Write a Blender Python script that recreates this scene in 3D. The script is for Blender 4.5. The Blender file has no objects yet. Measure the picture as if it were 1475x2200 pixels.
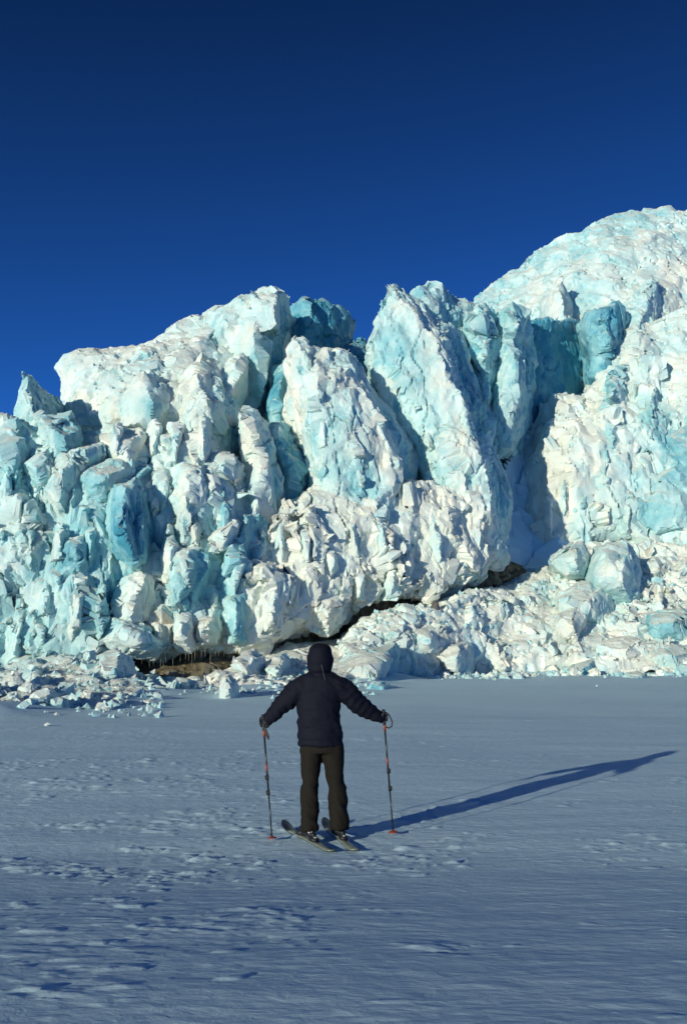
import bpy, bmesh, math, random
import numpy as np
from mathutils import Vector, Matrix, noise as mnoise
from mathutils.geometry import delaunay_2d_cdt
from mathutils.bvhtree import BVHTree

SC = bpy.context.scene
COL = SC.collection
R = math.radians
random.seed(7)

# ------------------------------------------------------------------ camera
CAM_H, FPX, CX, CY = 1.72, 2090.0, 737.5, 1100.0      # eye height, focal length in photo pixels, photo centre
PITCH = math.atan(312.0 / FPX)                          # the horizon lies 312 px below the photo's centre
cam = bpy.data.cameras.new('camera')
cam.sensor_fit = 'VERTICAL'; cam.sensor_height = 36.0; cam.lens = 36.0 * FPX / 2200.0
cam.clip_start = 0.1; cam.clip_end = 4000.0
cam_o = bpy.data.objects.new('camera', cam); COL.objects.link(cam_o)
cam_o.location = (0, 0, CAM_H); cam_o.rotation_euler = (R(90) + PITCH, 0, 0)
SC.camera = cam_o

# ------------------------------------------------------------------ sky and sun
SUN_EL, SUN_AZ = 9.6, 35.5     # low sun behind the photographer's left shoulder
world = bpy.data.worlds.new('World'); SC.world = world; world.use_nodes = True
nt = world.node_tree; nt.nodes.clear()
wo = nt.nodes.new('ShaderNodeOutputWorld'); bg = nt.nodes.new('ShaderNodeBackground')
sky = nt.nodes.new('ShaderNodeTexSky'); sky.sky_type = 'NISHITA'; sky.sun_disc = False
sky.sun_elevation = R(SUN_EL); sky.sun_rotation = R(180 + SUN_AZ)
sky.altitude = 0.0; sky.air_density = 0.5; sky.dust_density = 0.0; sky.ozone_density = 8.0
# the clear polar sky deepens evenly from the horizon to the zenith, all round
wtc = nt.nodes.new('ShaderNodeTexCoord'); wsp = nt.nodes.new('ShaderNodeSeparateXYZ'); wmr = nt.nodes.new('ShaderNodeMapRange')
wmr.inputs[1].default_value = 0.0; wmr.inputs[2].default_value = 0.66; wmr.inputs[3].default_value = 1.38; wmr.inputs[4].default_value = 0.30
wmx = nt.nodes.new('ShaderNodeVectorMath'); wmx.operation = 'SCALE'
nt.links.new(wtc.outputs['Generated'], wsp.inputs[0]); nt.links.new(wsp.outputs['Z'], wmr.inputs[0])
nt.links.new(sky.outputs[0], wmx.inputs[0]); nt.links.new(wmr.outputs[0], wmx.inputs['Scale']); nt.links.new(wmx.outputs[0], bg.inputs['Color'])
bg.inputs['Strength'].default_value = 0.142
nt.links.new(bg.outputs[0], wo.inputs['Surface'])
sun = bpy.data.lights.new('sun', 'SUN'); sun.energy = 3.85; sun.angle = R(0.5); sun.color = (1.0, 0.98, 0.79)
sun_o = bpy.data.objects.new('sun', sun); COL.objects.link(sun_o); sun_o.location = (-20, -30, 12)
to_sun = Vector((-math.sin(R(SUN_AZ)) * math.cos(R(SUN_EL)), -math.cos(R(SUN_AZ)) * math.cos(R(SUN_EL)), math.sin(R(SUN_EL))))
sun_o.rotation_euler = to_sun.to_track_quat('Z', 'Y').to_euler()
SC.render.engine = 'CYCLES'
SC.cycles.use_denoising = True
SC.cycles.max_bounces = 6; SC.cycles.diffuse_bounces = 4; SC.cycles.caustics_reflective = False
SC.view_settings.view_transform = 'Standard'; SC.view_settings.look = 'None'
SC.view_settings.exposure = 0.05; SC.view_settings.gamma = 1.0; SC.view_settings.use_curve_mapping = False

# ------------------------------------------------------------------ helpers
CP, SP = math.cos(PITCH), math.sin(PITCH)
def P(px, py, d):
    """photo pixel and distance ahead (metres) -> point in the place"""
    u, v = (px - CX) / FPX, -(py - CY) / FPX
    dy, dz = CP - SP * v, SP + CP * v
    k = d / dy
    return Vector((u * k, d, CAM_H + dz * k))

def tag(o, label=None, cat=None, group=None, kind=None):
    if label: o['label'] = label
    if cat: o['category'] = cat
    if group: o['group'] = group
    if kind: o['kind'] = kind
    return o

def empty(name, loc=(0, 0, 0)):
    o = bpy.data.objects.new(name, None); COL.objects.link(o); o.location = loc
    o.empty_display_size = 0.3
    return o

def mesh_from(name, v, f):
    me = bpy.data.meshes.new(name); me.from_pydata([tuple(p) for p in v], [], f); me.update(); return me

def link(name, me, mat=None, parent=None, smooth=True):
    o = bpy.data.objects.new(name, me); COL.objects.link(o)
    if mat is not None and not me.materials: me.materials.append(mat)
    if smooth and len(me.polygons): me.polygons.foreach_set('use_smooth', np.ones(len(me.polygons), bool))
    if parent is not None:
        o.parent = parent
        o.matrix_parent_inverse = parent.matrix_basis.inverted()   # parents are only moved, never keyed
    return o

def get_co(me):
    a = np.empty(len(me.vertices) * 3, np.float32); me.vertices.foreach_get('co', a); return a.reshape(-1, 3)
def set_co(me, a):
    me.vertices.foreach_set('co', np.ascontiguousarray(a, np.float32).ravel()); me.update()
def get_no(me):
    a = np.empty(len(me.vertices) * 3, np.float32); me.vertex_normals.foreach_get('vector', a); return a.reshape(-1, 3)

# --- vectorised noise
def _hash(ix, iy, iz, seed):
    h = (ix.astype(np.int64) * 73856093) ^ (iy.astype(np.int64) * 19349663) ^ (iz.astype(np.int64) * 83492791) ^ (seed * 2654435761)
    h = (h ^ (h >> 13)) * 1274126177
    h = (h ^ (h >> 16)) & 0x7fffffff
    return h
def _hf(ix, iy, iz, seed):
    return (_hash(ix, iy, iz, seed) & 0xffff).astype(np.float32) / 65535.0
def perlin(p, seed=0):
    i = np.floor(p).astype(np.int64); f = (p - i).astype(np.float32)
    u = f * f * f * (f * (f * 6 - 15) + 10)
    out = 0
    for dx in (0, 1):
        wx = u[:, 0] if dx else 1 - u[:, 0]
        for dy in (0, 1):
            wy = u[:, 1] if dy else 1 - u[:, 1]
            for dz in (0, 1):
                wz = u[:, 2] if dz else 1 - u[:, 2]
                h = _hash(i[:, 0] + dx, i[:, 1] + dy, i[:, 2] + dz, seed)
                g = ((h & 1023).astype(np.float32) / 511.5 - 1, ((h >> 10) & 1023).astype(np.float32) / 511.5 - 1, ((h >> 20) & 1023).astype(np.float32) / 511.5 - 1)
                out = out + wx * wy * wz * (g[0] * (f[:, 0] - dx) + g[1] * (f[:, 1] - dy) + g[2] * (f[:, 2] - dz))
    return out * 1.2
def fbm(p, octs=4, seed=0, gain=0.5):
    a, s, out = 1.0, 1.0, 0
    for k in range(octs):
        out = out + a * perlin(p * s + k * 17.3, seed + k); a *= gain; s *= 2.03
    return out
def ridged(p, octs=3, seed=0):
    a, s, out = 1.0, 1.0, 0
    for k in range(octs):
        out = out + a * (1 - 2 * np.abs(perlin(p * s + k * 9.1, seed + k))); a *= 0.5; s *= 2.1
    return out
def voro(p, seed=0):
    """nearest feature cell: distance F1, F2-F1, vector from its centre, three random numbers of the cell"""
    i = np.floor(p).astype(np.int64)
    n = len(p); F1 = np.full(n, 9e9, np.float32); F2 = F1.copy()
    vec = np.zeros((n, 3), np.float32); rid = np.zeros((n, 3), np.int64)
    for dx in (-1, 0, 1):
        for dy in (-1, 0, 1):
            for dz in (-1, 0, 1):
                c = i + (dx, dy, dz)
                h = _hash(c[:, 0], c[:, 1], c[:, 2], seed)
                q = np.stack([(h & 1023) / 1023.0, ((h >> 10) & 1023) / 1023.0, ((h >> 20) & 1023) / 1023.0], 1) + c
                w = (p - q).astype(np.float32); d = np.einsum('ij,ij->i', w, w)
                near = d < F1
                F2 = np.where(near, F1, np.minimum(F2, d)); F1 = np.where(near, d, F1)
                vec[near] = w[near]; rid[near] = c[near]
    F1 = np.sqrt(F1); F2 = np.sqrt(F2)
    rnd = np.stack([_hf(rid[:, 0], rid[:, 1], rid[:, 2], seed + 11 + k) for k in range(3)], 1)
    return F1, F2 - F1, vec, rnd * 2 - 1

def facet(co, no, q, seed, k, tilt, offs, lim, side):
    """breaks a surface into flat fracture planes: every cell is pressed onto its own mean plane, a little tilted and stepped"""
    i = np.floor(q).astype(np.int64); n = len(q)
    best = np.full(n, 9e9); rid = np.zeros((n, 3), np.int64)
    for dx in (-1, 0, 1):
        for dy in (-1, 0, 1):
            for dz in (-1, 0, 1):
                c = i + (dx, dy, dz); h = _hash(c[:, 0], c[:, 1], c[:, 2], seed)
                f = np.stack([(h & 1023) / 1023.0, ((h >> 10) & 1023) / 1023.0, ((h >> 20) & 1023) / 1023.0], 1) + c
                d = ((q - f) ** 2).sum(1); m = d < best; best[m] = d[m]; rid[m] = c[m]
    key = _hash(rid[:, 0], rid[:, 1], rid[:, 2], seed + 77) * 8 + side
    _, inv = np.unique(key, return_inverse=True); m = inv.max() + 1
    cnt = np.bincount(inv, minlength=m)[:, None]
    cen = np.stack([np.bincount(inv, co[:, a], m) for a in range(3)], 1) / cnt
    nor = np.stack([np.bincount(inv, no[:, a], m) for a in range(3)], 1) / cnt
    ln = np.linalg.norm(nor, axis=1, keepdims=True); ok = (ln > 0.3).astype(float); nor = nor / np.maximum(ln, 1e-6)
    rr = np.random.RandomState(seed % 9999 + 1); nor = nor + rr.normal(0, tilt, nor.shape); nor /= np.linalg.norm(nor, axis=1, keepdims=True)
    off = rr.uniform(-1, 1, m) * offs
    d = np.clip(np.einsum('ij,ij->i', co - cen[inv], nor[inv]), -lim, lim) * k - off[inv]
    return co - nor[inv] * (d * ok[inv, 0])[:, None], rr.uniform(-1, 1, m)[inv]

def sstep(a, b, x):
    t = np.clip((x - a) / (b - a), 0, 1); return t * t * (3 - 2 * t)

def remesh(me, voxel):
    o = bpy.data.objects.new('tmp', me); COL.objects.link(o)
    m = o.modifiers.new('r', 'REMESH'); m.mode = 'VOXEL'; m.voxel_size = voxel; m.adaptivity = 0.0
    dg = bpy.context.evaluated_depsgraph_get(); dg.update()
    out = bpy.data.meshes.new_from_object(o.evaluated_get(dg))
    bpy.data.objects.remove(o); bpy.data.meshes.remove(me)
    return out

def smooth_mesh(me, it=4, fac=0.5):
    bm = bmesh.new(); bm.from_mesh(me)
    for _ in range(it): bmesh.ops.smooth_vert(bm, verts=bm.verts, factor=fac, use_axis_x=True, use_axis_y=True, use_axis_z=True)
    bm.to_mesh(me); bm.free(); me.update()

# ------------------------------------------------------------------ materials
def new_mat(name):
    m = bpy.data.materials.new(name); m.use_nodes = True
    t = m.node_tree; b = t.nodes['Principled BSDF']
    return m, t, b
def N(t, kind, **kw):
    n = t.nodes.new(kind)
    for k, v in kw.items(): setattr(n, k, v)
    return n
def noise_node(t, vec, scale, detail=4, rough=0.55, dist=0.0):
    n = N(t, 'ShaderNodeTexNoise'); n.inputs['Scale'].default_value = scale; n.inputs['Detail'].default_value = detail
    n.inputs['Roughness'].default_value = rough; n.inputs['Distortion'].default_value = dist
    t.links.new(vec, n.inputs['Vector']); return n.outputs['Fac']
def math_node(t, op, a, b=None, clamp=False):
    n = N(t, 'ShaderNodeMath', operation=op, use_clamp=clamp)
    for k, v in enumerate((a, b)):
        if v is None: continue
        if hasattr(v, 'links'): t.links.new(v, n.inputs[k])
        else: n.inputs[k].default_value = v
    return n.outputs[0]
def mixc(t, fac, a, b):
    n = N(t, 'ShaderNodeMix', data_type='RGBA')
    for k, v in ((0, fac), (6, a), (7, b)):
        if hasattr(v, 'links'): t.links.new(v, n.inputs[k])
        elif k == 0: n.inputs[k].default_value = v
        else: n.inputs[k].default_value = (*v, 1)
    return n.outputs[2]
def ramp(t, fac, stops):
    n = N(t, 'ShaderNodeValToRGB'); e = n.color_ramp.elements
    while len(e) < len(stops): e.new(0.5)
    for k, (p, c) in enumerate(stops): e[k].position = p; e[k].color = (*c, 1)
    t.links.new(fac, n.inputs[0]); return n.outputs[0]
def maprange(t, v, a, b, c=0.0, d=1.0):
    n = N(t, 'ShaderNodeMapRange'); n.inputs[1].default_value = a; n.inputs[2].default_value = b
    n.inputs[3].default_value = c; n.inputs[4].default_value = d; t.links.new(v, n.inputs[0]); return n.outputs[0]

WHITE, PALE, TEAL, DEEP = (0.80, 0.80, 0.70), (0.60, 0.765, 0.75), (0.29, 0.58, 0.63), (0.07, 0.31, 0.43)
def ice_material(name, attr=True, base=0.25, dirt=0.0, sss=0.2):
    m, t, b = new_mat(name)
    geo = N(t, 'ShaderNodeNewGeometry'); pos = geo.outputs['Position']
    if attr:
        a = N(t, 'ShaderNodeAttribute'); a.attribute_name = 'blue'; blue = a.outputs['Fac']
    else:
        oi = N(t, 'ShaderNodeObjectInfo')
        blue = math_node(t, 'MULTIPLY_ADD', oi.outputs['Random'], 0.55); t.nodes[-1].inputs[2].default_value = base - 0.2
    n1 = noise_node(t, pos, 0.55, 6, 0.62, 0.6); n2 = noise_node(t, pos, 2.6, 5, 0.65, 0.4)
    v = math_node(t, 'ADD', math_node(t, 'ADD', blue, 0.05), math_node(t, 'MULTIPLY', math_node(t, 'SUBTRACT', n1, 0.5), 0.7))
    v = math_node(t, 'ADD', v, math_node(t, 'MULTIPLY', math_node(t, 'SUBTRACT', n2, 0.5), 0.38), True)
    col = ramp(t, v, [(0.0, WHITE), (0.16, (0.74, 0.79, 0.735)), (0.36, PALE), (0.66, TEAL), (1.0, DEEP)])
    # frost and blown snow lodged on what faces up
    sep = N(t, 'ShaderNodeSeparateXYZ'); t.links.new(geo.outputs['Normal'], sep.inputs[0])
    up = math_node(t, 'ADD', sep.outputs['Z'], math_node(t, 'MULTIPLY', math_node(t, 'SUBTRACT', n2, 0.5), 0.9))
    upf = maprange(t, up, 0.58, 0.85, 0.0, 0.75)
    col = mixc(t, upf, col, WHITE)
    # silt frozen into the ice
    n3 = noise_node(t, pos, 1.1, 8, 0.7, 1.2)
    sd = maprange(t, n3, 0.62 - 0.1 * dirt, 0.80 - 0.1 * dirt, 0.0, 0.16 + 0.5 * dirt)
    col = mixc(t, sd, col, (0.24, 0.23, 0.19))
    t.links.new(col, b.inputs['Base Color'])
    rg = maprange(t, v, 0.1, 0.9, 0.62, 0.34); t.links.new(rg, b.inputs['Roughness'])
    b.inputs['IOR'].default_value = 1.31
    b.inputs['Subsurface Weight'].default_value = sss
    b.inputs['Subsurface Radius'].default_value = (0.25, 0.75, 1.0); b.inputs['Subsurface Scale'].default_value = 0.5
    mp = N(t, 'ShaderNodeMapping'); mp.inputs['Scale'].default_value = (1.0, 1.0, 0.55); t.links.new(pos, mp.inputs[0])
    bn = N(t, 'ShaderNodeTexNoise'); bn.noise_type = 'RIDGED_MULTIFRACTAL'; bn.inputs['Scale'].default_value = 1.6; bn.inputs['Detail'].default_value = 7
    bn.inputs['Roughness'].default_value = 0.6; bn.inputs['Distortion'].default_value = 0.6; t.links.new(mp.outputs[0], bn.inputs['Vector'])
    b2 = noise_node(t, pos, 9.0, 6, 0.7)
    hsum = math_node(t, 'ADD', math_node(t, 'MULTIPLY', bn.outputs['Fac'], 0.55), b2)
    bp = N(t, 'ShaderNodeBump'); bp.inputs['Strength'].default_value = 0.8; bp.inputs['Distance'].default_value = 0.13
    rgn = maprange(t, noise_node(t, pos, 0.33, 3, 0.5), 0.38, 0.62, 0.12, 1.0)
    t.links.new(math_node(t, 'MULTIPLY', hsum, rgn), bp.inputs['Height']); t.links.new(bp.outputs[0], b.inputs['Normal'])
    return m
def snow_material(name, bump=0.3, dist=0.02, scale=9.0):
    m, t, b = new_mat(name)
    geo = N(t, 'ShaderNodeNewGeometry'); pos = geo.outputs['Position']
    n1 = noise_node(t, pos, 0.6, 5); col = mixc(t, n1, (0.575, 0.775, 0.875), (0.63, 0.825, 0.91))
    t.links.new(col, b.inputs['Base Color']); b.inputs['Roughness'].default_value = 0.7; b.inputs['IOR'].default_value = 1.25
    mp = N(t, 'ShaderNodeMapping'); mp.inputs['Scale'].default_value = (0.65, 1.0, 1.0); mp.inputs['Rotation'].default_value = (0, 0, R(-8))
    t.links.new(pos, mp.inputs[0])
    n2 = noise_node(t, mp.outputs[0], scale, 8, 0.62, 0.3)
    bp = N(t, 'ShaderNodeBump'); bp.inputs['Strength'].default_value = bump; bp.inputs['Distance'].default_value = dist
    t.links.new(n2, bp.inputs['Height']); t.links.new(bp.outputs[0], b.inputs['Normal'])
    return m
def plain(name, col, rough=0.6, var=0.15, scale=30.0, bump=0.0, dist=0.003, metal=0.0):
    m, t, b = new_mat(name)
    tc = N(t, 'ShaderNodeTexCoord'); n = noise_node(t, tc.outputs['Object'], scale, 5)
    c = mixc(t, n, tuple(x * (1 - var) for x in col), tuple(min(1, x * (1 + var)) for x in col))
    t.links.new(c, b.inputs['Base Color']); b.inputs['Roughness'].default_value = rough; b.inputs['Metallic'].default_value = metal
    if rough > 0.7: b.inputs['Specular IOR Level'].default_value = 0.2
    if bump:
        bp = N(t, 'ShaderNodeBump'); bp.inputs['Strength'].default_value = bump; bp.inputs['Distance'].default_value = dist
        t.links.new(n, bp.inputs['Height']); t.links.new(bp.outputs[0], b.inputs['Normal'])
    return m
def basal_material():
    m, t, b = new_mat('silty_basal_ice')
    geo = N(t, 'ShaderNodeNewGeometry'); pos = geo.outputs['Position']
    mp = N(t, 'ShaderNodeMapping'); mp.inputs['Scale'].default_value = (3.0, 3.0, 0.5); t.links.new(pos, mp.inputs[0])
    n1 = noise_node(t, mp.outputs[0], 1.0, 7, 0.65, 0.3); n2 = noise_node(t, pos, 0.9, 4)
    c = ramp(t, n1, [(0.3, (0.075, 0.058, 0.036)), (0.55, (0.16, 0.125, 0.075)), (0.75, (0.34, 0.29, 0.20))])
    c = mixc(t, maprange(t, n2, 0.5, 0.75, 0, 0.35), c, (0.5, 0.47, 0.38))
    t.links.new(c, b.inputs['Base Color']); b.inputs['Roughness'].default_value = 0.55
    bp = N(t, 'ShaderNodeBump'); bp.inputs['Strength'].default_value = 0.8; bp.inputs['Distance'].default_value = 0.1
    t.links.new(n1, bp.inputs['Height']); t.links.new(bp.outputs[0], b.inputs['Normal'])
    return m

ICE = ice_material('glacier_ice')
ICE_DIRTY = ice_material('silt_streaked_ice', dirt=0.6)
CHUNK = ice_material('fallen_ice', attr=False, base=0.16, sss=0.0)
SNOW = snow_material('wind_packed_snow', 0.5, 0.022, 11.0)
DRIFT = snow_material('drifted_snow', 0.5, 0.06, 2.0)
BASAL = basal_material()
ROCK = plain('wet_dark_rock', (0.10, 0.095, 0.085), 0.7, 0.5, 3.0, 0.6, 0.05)
MUDROCK = plain('brown_frozen_mud', (0.13, 0.11, 0.075), 0.8, 0.4, 3.0, 0.6, 0.05)

# ------------------------------------------------------------------ the snow-covered ground
CHURN = [(180, 1900, 330, 1990), (0, 2080, 160, 2160), (420, 2040, 560, 2110), (560, 1990, 700, 2040), (830, 1730, 960, 1790), (900, 1795, 1080, 1830), (1180, 1790, 1450, 1830), (0, 1700, 160, 1725), (400, 1620, 640, 1655), (880, 2020, 1080, 2050), (250, 1615, 420, 1660),
         (270, 1815, 400, 1830), (330, 1830, 520, 1870), (240, 1870, 360, 1950), (30, 1960, 350, 2050), (300, 1960, 560, 2060),
         (100, 2050, 420, 2160), (480, 1950, 740, 2010), (740, 1810, 960, 1880), (740, 1900, 860, 1970), (150, 1640, 300, 1690)]
def gpt(px, py):
    v = -(py - CY) / FPX; dy, dz = CP - SP * v, SP + CP * v; d = -CAM_H / dz * dy; return (px - CX) / FPX / dy * d, d
def gpt_rise(px, py):
    v = -(py - CY) / FPX; dy, dz = CP - SP * v, SP + CP * v; d = 8.0
    for _ in range(12): d = -(CAM_H - 0.52 * (1 - float(sstep(2.0, 9.2, d)))) / dz * dy
    return (px - CX) / FPX / dy * d, d
TOE = [((px - CX) / FPX * d / CP, d) for px, d in ((-300, 27), (0, 30), (130, 32), (250, 35.4), (330, 38.2), (450, 41.5), (620, 44.6), (760, 49), (870, 56.2), (1000, 59.6), (1200, 61.6), (1455, 60.2), (1800, 57))]
def ground_large(x, y):
    z = 0.62 * sstep(28.0, 62.0, y)
    z = z + 0.52 * (1 - sstep(2.0, 9.2, y))                     # added rise near the camera, tilted off the sun to darken the foreground
    d = np.full(np.shape(x), 9e9)                               # wind drift banked against the rubble
    for k in range(len(TOE) - 1):
        ax, ay = TOE[k]; bx, by = TOE[k + 1]; t = np.clip(((x - ax) * (bx - ax) + (y - ay) * (by - ay)) / ((bx - ax) ** 2 + (by - ay) ** 2), 0, 1)
        d = np.minimum(d, (x - ax - t * (bx - ax)) ** 2 + (y - ay - t * (by - ay)) ** 2)
    p = np.stack([x, y, 0 * x], -1).reshape(-1, 3)
    n = perlin(p * (0.33, 0.33, 1), 12).reshape(np.shape(x))
    return z + (0.20 + 0.45 * n) * np.exp(-d / 3.2)
def ground_z(x, y):
    x = np.atleast_1d(np.asarray(x, np.float64)); y = np.atleast_1d(np.asarray(y, np.float64))
    p = np.stack([x, y, np.zeros_like(x)], 1)
    z = ground_large(x, y)
    near = 1.0
    z = z + 0.05 * perlin(p * (0.11, 0.22, 1), 3) * sstep(6, 14, y) + 0.022 * perlin(p * (0.35, 0.7, 1), 4)
    ca, sa = math.cos(R(-12)), math.sin(R(-12))
    q = np.stack([x * ca - y * sa, x * sa + y * ca, np.zeros_like(x)], 1)
    fade = 1 - 0.5 * sstep(25, 60, y)
    z = z + (0.010 * fbm(q * (0.5, 1.5, 1), 3, 8)) * fade
    z = z + 0.0035 * ridged(q * (2.2, 5.0, 1), 3, 21) * fade * (1 - sstep(20, 45, y))
    # trampled and wind-broken crust
    m = np.zeros_like(x)
    for (x0, y0, x1, y1) in CHURN:
        ax, ay = gpt_rise((x0 + x1) / 2, (y0 + y1) / 2)
        hx = abs(gpt_rise(x1, (y0 + y1) / 2)[0] - gpt_rise(x0, (y0 + y1) / 2)[0]) / 2; hy = abs(gpt_rise(x0, y0)[1] - gpt_rise(x0, y1)[1]) / 2
        m = np.maximum(m, np.exp(-(((x - ax) / hx) ** 2 + ((y - ay) / hy) ** 2) * 0.9))
    m = np.maximum(m, 0.85 * sstep(-0.12, 0.42, perlin(p * (0.3, 0.55, 1), 31)) * (1 - 0.55 * sstep(0.5, 4.0, x)) * (1 - sstep(16, 34, y)))
    m = m * (0.35 + 0.9 * sstep(-0.25, 0.35, perlin(p * (1.1, 1.6, 1), 33)))
    sel = m > 0.03
    if sel.any():
        Q = q[sel]; qs = Q + 0.18 * np.stack([perlin(Q * 2.3, 40), perlin(Q * 2.3, 41), 0 * Q[:, 0]], 1)
        keep = m[sel]
        lump = 0
        for sx, sy, hh, sd in ((3.4, 7.0, 0.020, 50), (6.5, 13.0, 0.017, 90), (12.0, 22.0, 0.010, 130)):
            F1, e, vec, rnd = voro(np.stack([qs[:, 0] * sx, qs[:, 1] * sy, 0 * qs[:, 0] + 0.5], 1), sd)
            lump = lump + hh * (rnd[:, 0] > 1 - 1.15 * keep) * sstep(0.52, 0.30, F1) * (0.6 + 0.4 * rnd[:, 1] - 0.5 * vec[:, 0])
        z[sel] += lump * sstep(0.03, 0.2, keep) * (0.42 + 0.48 * sstep(4.8, 8.5, y[sel])) + keep * 0.006 * perlin(Q * (5, 9, 1), 61)
    return z
def build_ground():
    rows = np.concatenate([np.geomspace(3.2, 30, 560), np.geomspace(30.5, 120, 70), np.geomspace(130, 2600, 24)])
    rows = np.concatenate([[-400, -100, -30, -8, -2, 0.5, 2.2], rows])
    t = np.concatenate([[-14, -5, -2.2, -1.2, -0.7], np.linspace(-0.48, 0.48, 420), [0.7, 1.2, 2.2, 5, 14]])
    Y, T = np.meshgrid(rows, t, indexing='ij'); X = T * np.maximum(np.abs(Y), 6.0)
    z = ground_z(X.ravel(), Y.ravel())
    far = sstep(90, 400, np.abs(Y.ravel()))
    z = z * (1 - far) - far * 2.0
    v = np.stack([X.ravel(), Y.ravel(), z], 1)
    nr, nc = Y.shape; idx = np.arange(nr * nc).reshape(nr, nc)
    q = np.stack([idx[:-1, :-1], idx[:-1, 1:], idx[1:, 1:], idx[1:, :-1]], -1).reshape(-1, 4)
    me = bpy.data.meshes.new('snow_ground'); me.vertices.add(len(v)); me.loops.add(q.size); me.polygons.add(len(q))
    me.vertices.foreach_set('co', v.astype(np.float32).ravel()); me.loops.foreach_set('vertex_index', q.ravel().astype(np.int32))
    me.polygons.foreach_set('loop_start', np.arange(0, q.size, 4, dtype=np.int32)); me.update(calc_edges=True)
    o = link('snow_ground', me, SNOW); tag(o, 'wind-packed snow plain in front of the glacier', kind='structure')
    return o
build_ground()

# ------------------------------------------------------------------ the glacier
def toks(s, b0):
    out = []
    for w in s.split():
        a = [float(x) for x in w.split(',')]
        out.append((a[0], a[1], a[2], a[3] if len(a) > 3 else b0))
    return out

def lump_into(v, f, c, r, rng):
    """adds one rough angular chunk to a vertex and face list"""
    q = Matrix.Rotation(rng.uniform(0, 6.28), 3, Vector((rng.gauss(0, 1), rng.gauss(0, 1), rng.gauss(0, 1))).normalized())
    s = (rng.uniform(0.6, 1.0), rng.uniform(0.6, 1.0), rng.uniform(0.7, 1.35))
    base = len(v)
    for p in ICO_V:
        k = r * rng.uniform(0.72, 1.12)
        w = q @ Vector(p) * k
        v.append(Vector((c[0] + w.x * s[0], c[1] + w.y * s[1], c[2] + w.z * s[2])))
    for t in ICO_F: f.append([base + i for i in t])
_bm = bmesh.new(); bmesh.ops.create_icosphere(_bm, subdivisions=1, radius=1.0)
ICO_V = [tuple(v.co) for v in _bm.verts]; ICO_F = [[v.index for v in fc.verts] for fc in _bm.faces]; _bm.free()

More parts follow.
